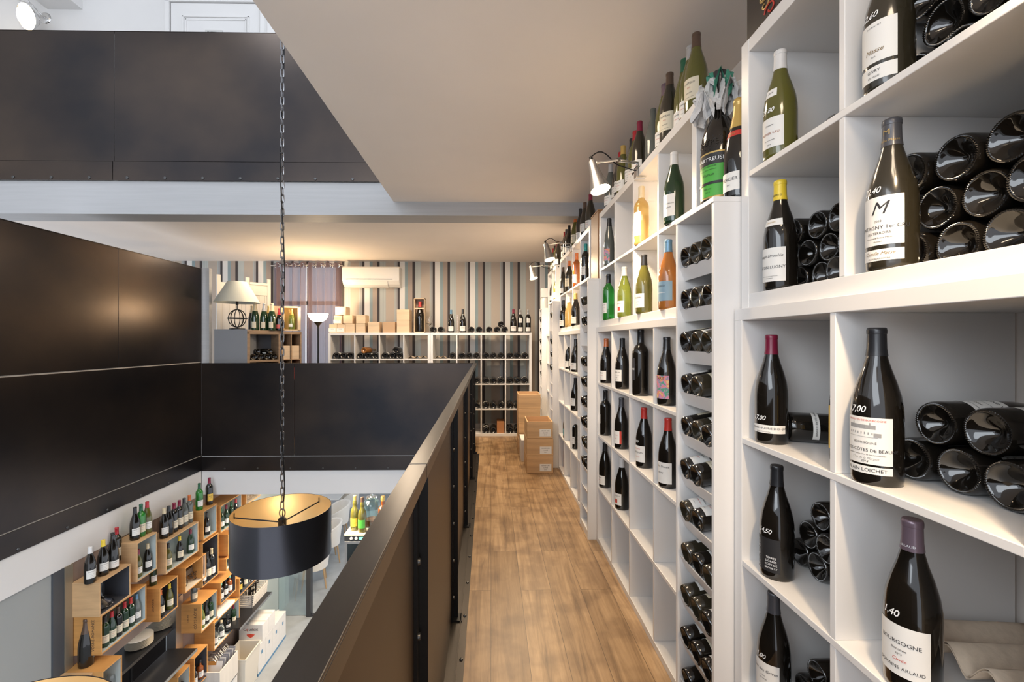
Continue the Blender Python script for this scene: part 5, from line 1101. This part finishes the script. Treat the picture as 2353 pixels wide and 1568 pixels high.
# white bin, clipboards crate, cartons on the floor
cl = -3.42
def fl_box(name, label, cat, px0, py_top, px1, x0, x1, ztop, zbot, m, **k):
    ya, yb = yof(px0, x1), yof(px1, x1); t = thing(name, label, cat, ((x0+x1)/2, (ya+yb)/2, zbot), **k); return t, (x1-x0)/2, (yb-ya)/2, ztop-zbot
# cartons: lower row of white cartons with blue base, upper row
xf_ = -3.26; zfl = GZ
pf = at(593, 1556, z=GZ); xf_ = pf.x; yb0 = pf.y; yb1 = at(657, 1474, x=xf_).y
h1 = at(593, 1488, x=xf_).z-GZ
n = 4; wy = (yb1-yb0)/n
for i in range(n):
    t = thing('wine_carton', f'white wine carton with blue base in the floor row, {ORD[i]} from the near end', 'carton', (xf_-.17, yb0+wy*(i+.5), GZ), group='lower row of white wine cartons')
    MB().box(-.17, .17, -wy/2+.002, wy/2-.002, 0, h1).build('carton_body', CARTON, t, .003); MB().box(-.171, .171, -wy/2+.0015, wy/2-.0015, 0, .035).build('blue_base', mat('blue_print', (.10, .25, .42), .5), t); MB().box(.1702, .171, -.02, .02, h1*.62, h1*.74).build('print_mark', mat('blue_print', (.10, .25, .42), .5), t)
u0, u1 = at(603, 1440, x=xf_).y, at(632, 1405, x=xf_).y; h2 = at(603, 1437, x=xf_).z-GZ-h1
wy2 = (yof(632, xf_)-yof(603, xf_))/2
for i in range(2):
    t = thing('wine_carton', f'white poppy-printed wine carton on the upper row, {"nearer" if i == 0 else "farther"} one', 'carton', (xf_-.17, yof(603, xf_)+wy2*(i+.5), GZ+h1+.001), group='upper row of poppy cartons')
    MB().box(-.17, .17, -wy2/2+.002, wy2/2-.002, 0, h2).build('carton_body', CARTON, t, .003)
    MB().box(-.17, .17, -.012, .012, h2, h2+.001).build('tape', mat('tape', (.6, .5, .4), .4), t)
    if i == 0:
        flat_text('lettering', 'Co uel cot', h2*.26, (0, -wy2/2+.0008, h2*.72), INK, t, space=.8); flat_text('lettering', 'q    i', h2*.26, (-.012, -wy2/2+.0006, h2*.72), REDINK, t)
        MB().prism([(-.06, h2*.42), (.0, h2*.46), (.06, h2*.42), (.03, h2*.28), (0, h2*.22), (-.045, h2*.3)], -wy2/2+.0008, -wy2/2+.002, 'y').build('poppy_print', mat('poppy_red', (.65, .06, .03), .5), t)
# tall white bin
p0 = at(542, 1520, x=-3.36); zt2 = p0.z; yn, yf = yof(562, -3.30), yof(597, -3.30); zt2 = at(562, 1517, x=-3.30).z
t = thing('white_bin', 'tall tapered white plastic bin standing before the cartons', 'bin', (-3.44, (yn+yf)/2, GZ)); hb = zt2-GZ; a, b = .15, (yf-yn)/2; c = MB()
for s in (1, -1):
    pass
def taper(a0, b0, a1, b1, h, th_=.006):
    v = []
    for (a_, b_, z) in ((a0, b0, 0), (a1, b1, h), (a1-th_, b1-th_, h), (a0-th_, b0-th_, .01)): v += [(-a_, -b_, z), (a_, -b_, z), (a_, b_, z), (-a_, b_, z)]
    f = [(3, 2, 1, 0)]
    for r_ in range(3):
        for k in range(4): f.append((r_*4+k, r_*4+(k+1) % 4, (r_+1)*4+(k+1) % 4, (r_+1)*4+k))
    f.append((12, 13, 14, 15)); return v, f
v, f = taper(a*.8, b*.8, a, b, hb); MB().add(v, f).build('bin_body', mat('white_plastic', (.72, .67, .58), .35), t, .003)
MB().box(-a-.008, a+.008, -b-.008, -b+.001, hb-.02, hb).box(-a-.008, a+.008, b-.001, b+.008, hb-.02, hb).box(-a-.008, -a+.001, -b, b, hb-.02, hb).box(a-.001, a+.008, -b, b, hb-.02, hb).build('rim', mat('white_plastic', (.72, .67, .58), .35), t, .002)
# crate of clipboards
zq = at(497, 1560, x=-3.34).z; yq0, yq1 = yof(505, -3.34), yof(547, -3.34)
t = thing('menu_crate', 'white wooden crate full of clipboards in front of the bin', 'crate', (-3.50, (yq0+yq1)/2, zq-.28)); b = (yq1-yq0)/2
MB().box(.148, .16, -b, b, 0, .30).box(-.16, -.148, -b, b, 0, .30).box(-.148, .148, -b, -b+.012, 0, .30).box(-.148, .148, b-.012, b, 0, .30).box(-.16, .16, -b, b, 0, .012).build('crate_body', WOODW, t, .002)
st = thing('low_cabinet', 'white low cabinet carrying the clipboard crate', 'cabinet', (-3.55, (yq0+yq1)/2, GZ)); MB().box(-.19, .19, -b-.05, b+.02, 0, zq-.28-GZ-.001).build('cabinet_body', CARTON, st, .003)
CLM = mat('clipboard_steel', (.35, .35, .37), .35, .6)
for i in range(12):
    yy = -b+.05+(2*b-.12)*i/11
    o = thing('clipboard', f'grey menu clipboard in the white crate, {ORD[i]} from the near end', 'clipboard', (-3.50, (yq0+yq1)/2+yy, zq-.26), group='menu clipboards in the crate'); m4 = Matrix.Rotation(R(-14+random.uniform(-3, 3)), 4, 'X')
    MB().box(-.12, .12, -.002, .002, .0, .34, m4).build('board', PAPER if i % 3 == 0 else mat('clipboard_grey', (.30, .30, .33), .5), o); MB().box(-.05, .05, -.012, -.002, .30, .345, m4).tube([m4 @ Vector((-.04, -.012, .335)), m4 @ Vector((0, -.014, .375)), m4 @ Vector((.04, -.012, .335))], .004, 6).build('clip', CHROME, o)
# white low stand at very bottom
# fridge with bottles on it
fy = 6.62; fz = at(793, 1228, y=fy).z; fx = xof(791, fy)
t = thing('wine_fridge', 'glass-doored wine fridge with round dials behind the railing', 'fridge', (fx+.35, fy+.3, GZ))
H_ = fz-GZ; MB().box(-.35, -.335, -.26, .30, 0, H_-.10).box(.335, .35, -.26, .30, 0, H_-.10).box(-.335, .335, .28, .30, 0, H_-.10).box(-.335, .335, -.26, .28, 0, .05).box(-.335, .335, -.255, .28, H_-.66, H_-.655).box(-.335, .335, -.255, .28, H_-1.1, H_-1.095).build('fridge_body', mat('fridge_steel', (.35, .37, .39), .4, .6), t, .004)
MB().box(-.35, .35, -.30, .30, H_-.03, H_).build('fridge_top', mat('fridge_top_cream', (.62, .58, .50), .5), t, .003); MB().box(-.35, .35, -.295, .30, H_-.10, H_-.031).build('control_panel', mat('dark_panel', (.03, .035, .04), .4), t)
for i, x in enumerate((-.25, -.18)): MB().lathe([(.022, 0), (.022, .006), (.012, .006), (.012, .014), (.0005, .014)], 20, m=Matrix.Translation((x, -.295, H_-.065)) @ Matrix.Rotation(pi/2, 4, 'X')).build('dial', PAPER, t)
MB().box(-.135, -.03, -.299, -.295, H_-.083, H_-.047).build('display', mat('fridge_display', (.2, .8, .5), .4, emit=.8), t)
MB().box(-.345, -.31, -.30, -.262, .02, H_-.105).box(.31, .345, -.30, -.262, .02, H_-.105).box(-.31, .31, -.30, -.262, H_-.14, H_-.105).build('door_frame', BRUSH, t, .002)
MB().box(-.31, .31, -.275, -.270, .02, H_-.14).build('door_glass', PANE, t)
wine_bottle('burgundy', 'dark', 'black', 'plain', (fx+.13, fy+.11, fz-.654), 260, 1.25, 'dark bottle standing behind the fridge door glass')
wine_bottle('burgundy', 'dark', 'white', 'low', (fx+.25, fy+.13, fz-.654), 260, 1.2, 'white-capped bottle behind the fridge door glass')
LQ1 = [L(.045, .125, 60, mat('mustard_label', (.62, .42, .05), .5), ()), L(.075, .081, 61, INK, ())]; LQ2 = [L(.045, .125, 60, mat('lime_label', (.08, .42, .05), .5), ())]
q = fz+.001; wine_bottle('liqueur', 'olive', 'gold', LQ1, (xof(816, fy+.18), fy+.16, q), 262, 1.48, 'tall olive liqueur bottle with mustard label on the fridge', name='liqueur_bottle')
wine_bottle('liqueur', 'olive', 'brown', LQ2, (xof(833, fy+.1), fy+.09, q), 262, 1.48, 'tall olive liqueur bottle with lime label on the fridge', name='liqueur_bottle')
xj = xof(853, fy+.3); t = thing('glass_jar', 'big pale green lidded glass jar on the fridge', 'jar', (xj, fy+.33, q)); 
MB().lathe([(.0005, 0), (.11, 0), (.125, .02), (.13, .28), (.11, .36), (.075, .39), (.075, .41), (.073, .41), (.073, .388), (.108, .358), (.126, .28), (.121, .02), (.0005, .012)], 32).build('jar_body', mat('aqua_glass', (.75, .90, .88), .05, trans=1), t); MB().lathe([(.0005, .47), (.02, .465), (.022, .44), (.08, .435), (.085, .415), (.0005, .412)], 28).build('lid', mat('aqua_glass', (.75, .90, .88), .05, trans=1), t)
MB().lathe([(.0005, .014), (.117, .016), (.120, .10), (.0005, .10)], 28).build('liquor', GL['amber'], t)
wine_bottle('spirit', 'amber', 'gold', 'spirit', (xof(880, fy+.25), fy+.25, q), 262, 1.9, 'large amber spirit bottle on the fridge next to the railing', name='spirit_bottle')
# tub chairs and tables of the dining room below
def tub_chair(loc, rz, label, first=[None]):
    if first[0] is None:
        t = thing('tub_chair', label, 'chair', loc, rz, 'white tub chairs of the dining room')
        MB().lathe([(.0005, .40), (.24, .40), (.26, .42), (.26, .48), (.24, .50), (.0005, .50)], 32).build('seat', UPHOL, t, .004)
        v = []; f = []; N = 28
        for i in range(N+1):
            a = R(-125)+R(250)*i/N; h = .85-.20*(abs(i/N-.5)*2)**2.2; fl = .035
            for (r_, z) in ((.27, .38), (.295+fl, h), (.27+fl, h+.012), (.245+fl, h-.01), (.235, .46)): v.append((r_*sin(a), r_*cos(a)*.95, z))
        for i in range(N):
            for k in range(5): q_ = i*5; f.append((q_+k, q_+5+k, q_+5+(k+1) % 5, q_+(k+1) % 5))
        f += [(0, 1, 2, 3, 4), tuple(reversed([N*5+k for k in range(5)]))]
        MB().add(v, f, True).build('backrest', UPHOL, t)
        for sx_ in (-1, 1):
            for sy_ in (-1, 1): MB().tube([(sx_*.17, sy_*.17, .40), (sx_*.21, sy_*.22, 0)], [.022, .013], 8).build('leg', LEGW, t)
        first[0] = t; return t
    r_ = first[0].copy(); COL.objects.link(r_); r_.location = loc; r_.rotation_euler = (0, 0, rz); r_['label'] = label
    for ch in first[0].children: c_ = ch.copy(); COL.objects.link(c_); c_.parent = r_
    return r_
def G(px, py): return at(px, py, z=GZ)
p = G(752, 1290); tub_chair((p.x, p.y, GZ), R(-60), 'white tub chair nearest below, its leg beside the pendant lamp')
p = G(775, 1236); tub_chair((p.x, p.y, GZ), R(-60), 'white tub chair second, between the pendant lamp and the fridge')
p = G(722, 1345); tub_chair((p.x, p.y, GZ), R(-70), 'white tub chair mostly hidden by the pendant lamp'); p = G(800, 1192); tub_chair((p.x, p.y, GZ), R(-60), 'white tub chair farthest, under the slab edge')
def table(loc, label, a=.6, b=.4):
    t = thing('dining_table', label, 'table', loc, 0, 'white dining tables'); MB().box(-a, a, -b, b, .72, .75).build('tabletop', mat('white_table', (.75, .74, .72), .4), t, .004)
    MB().tube([(0, 0, .03), (0, 0, .72)], .035, 12).build('pedestal', BLACKM, t); MB().lathe([(.0005, .03), (.22, .02), (.24, 0), (.0005, 0)], 28).build('foot', BLACKM, t)
table((G(752, 1290).x-.95, G(752, 1290).y+.5, GZ), 'white dining table beside the nearest tub chair'); table((G(775, 1236).x-.75, G(775, 1236).y+.95, GZ), 'white dining table farther back among the tub chairs')
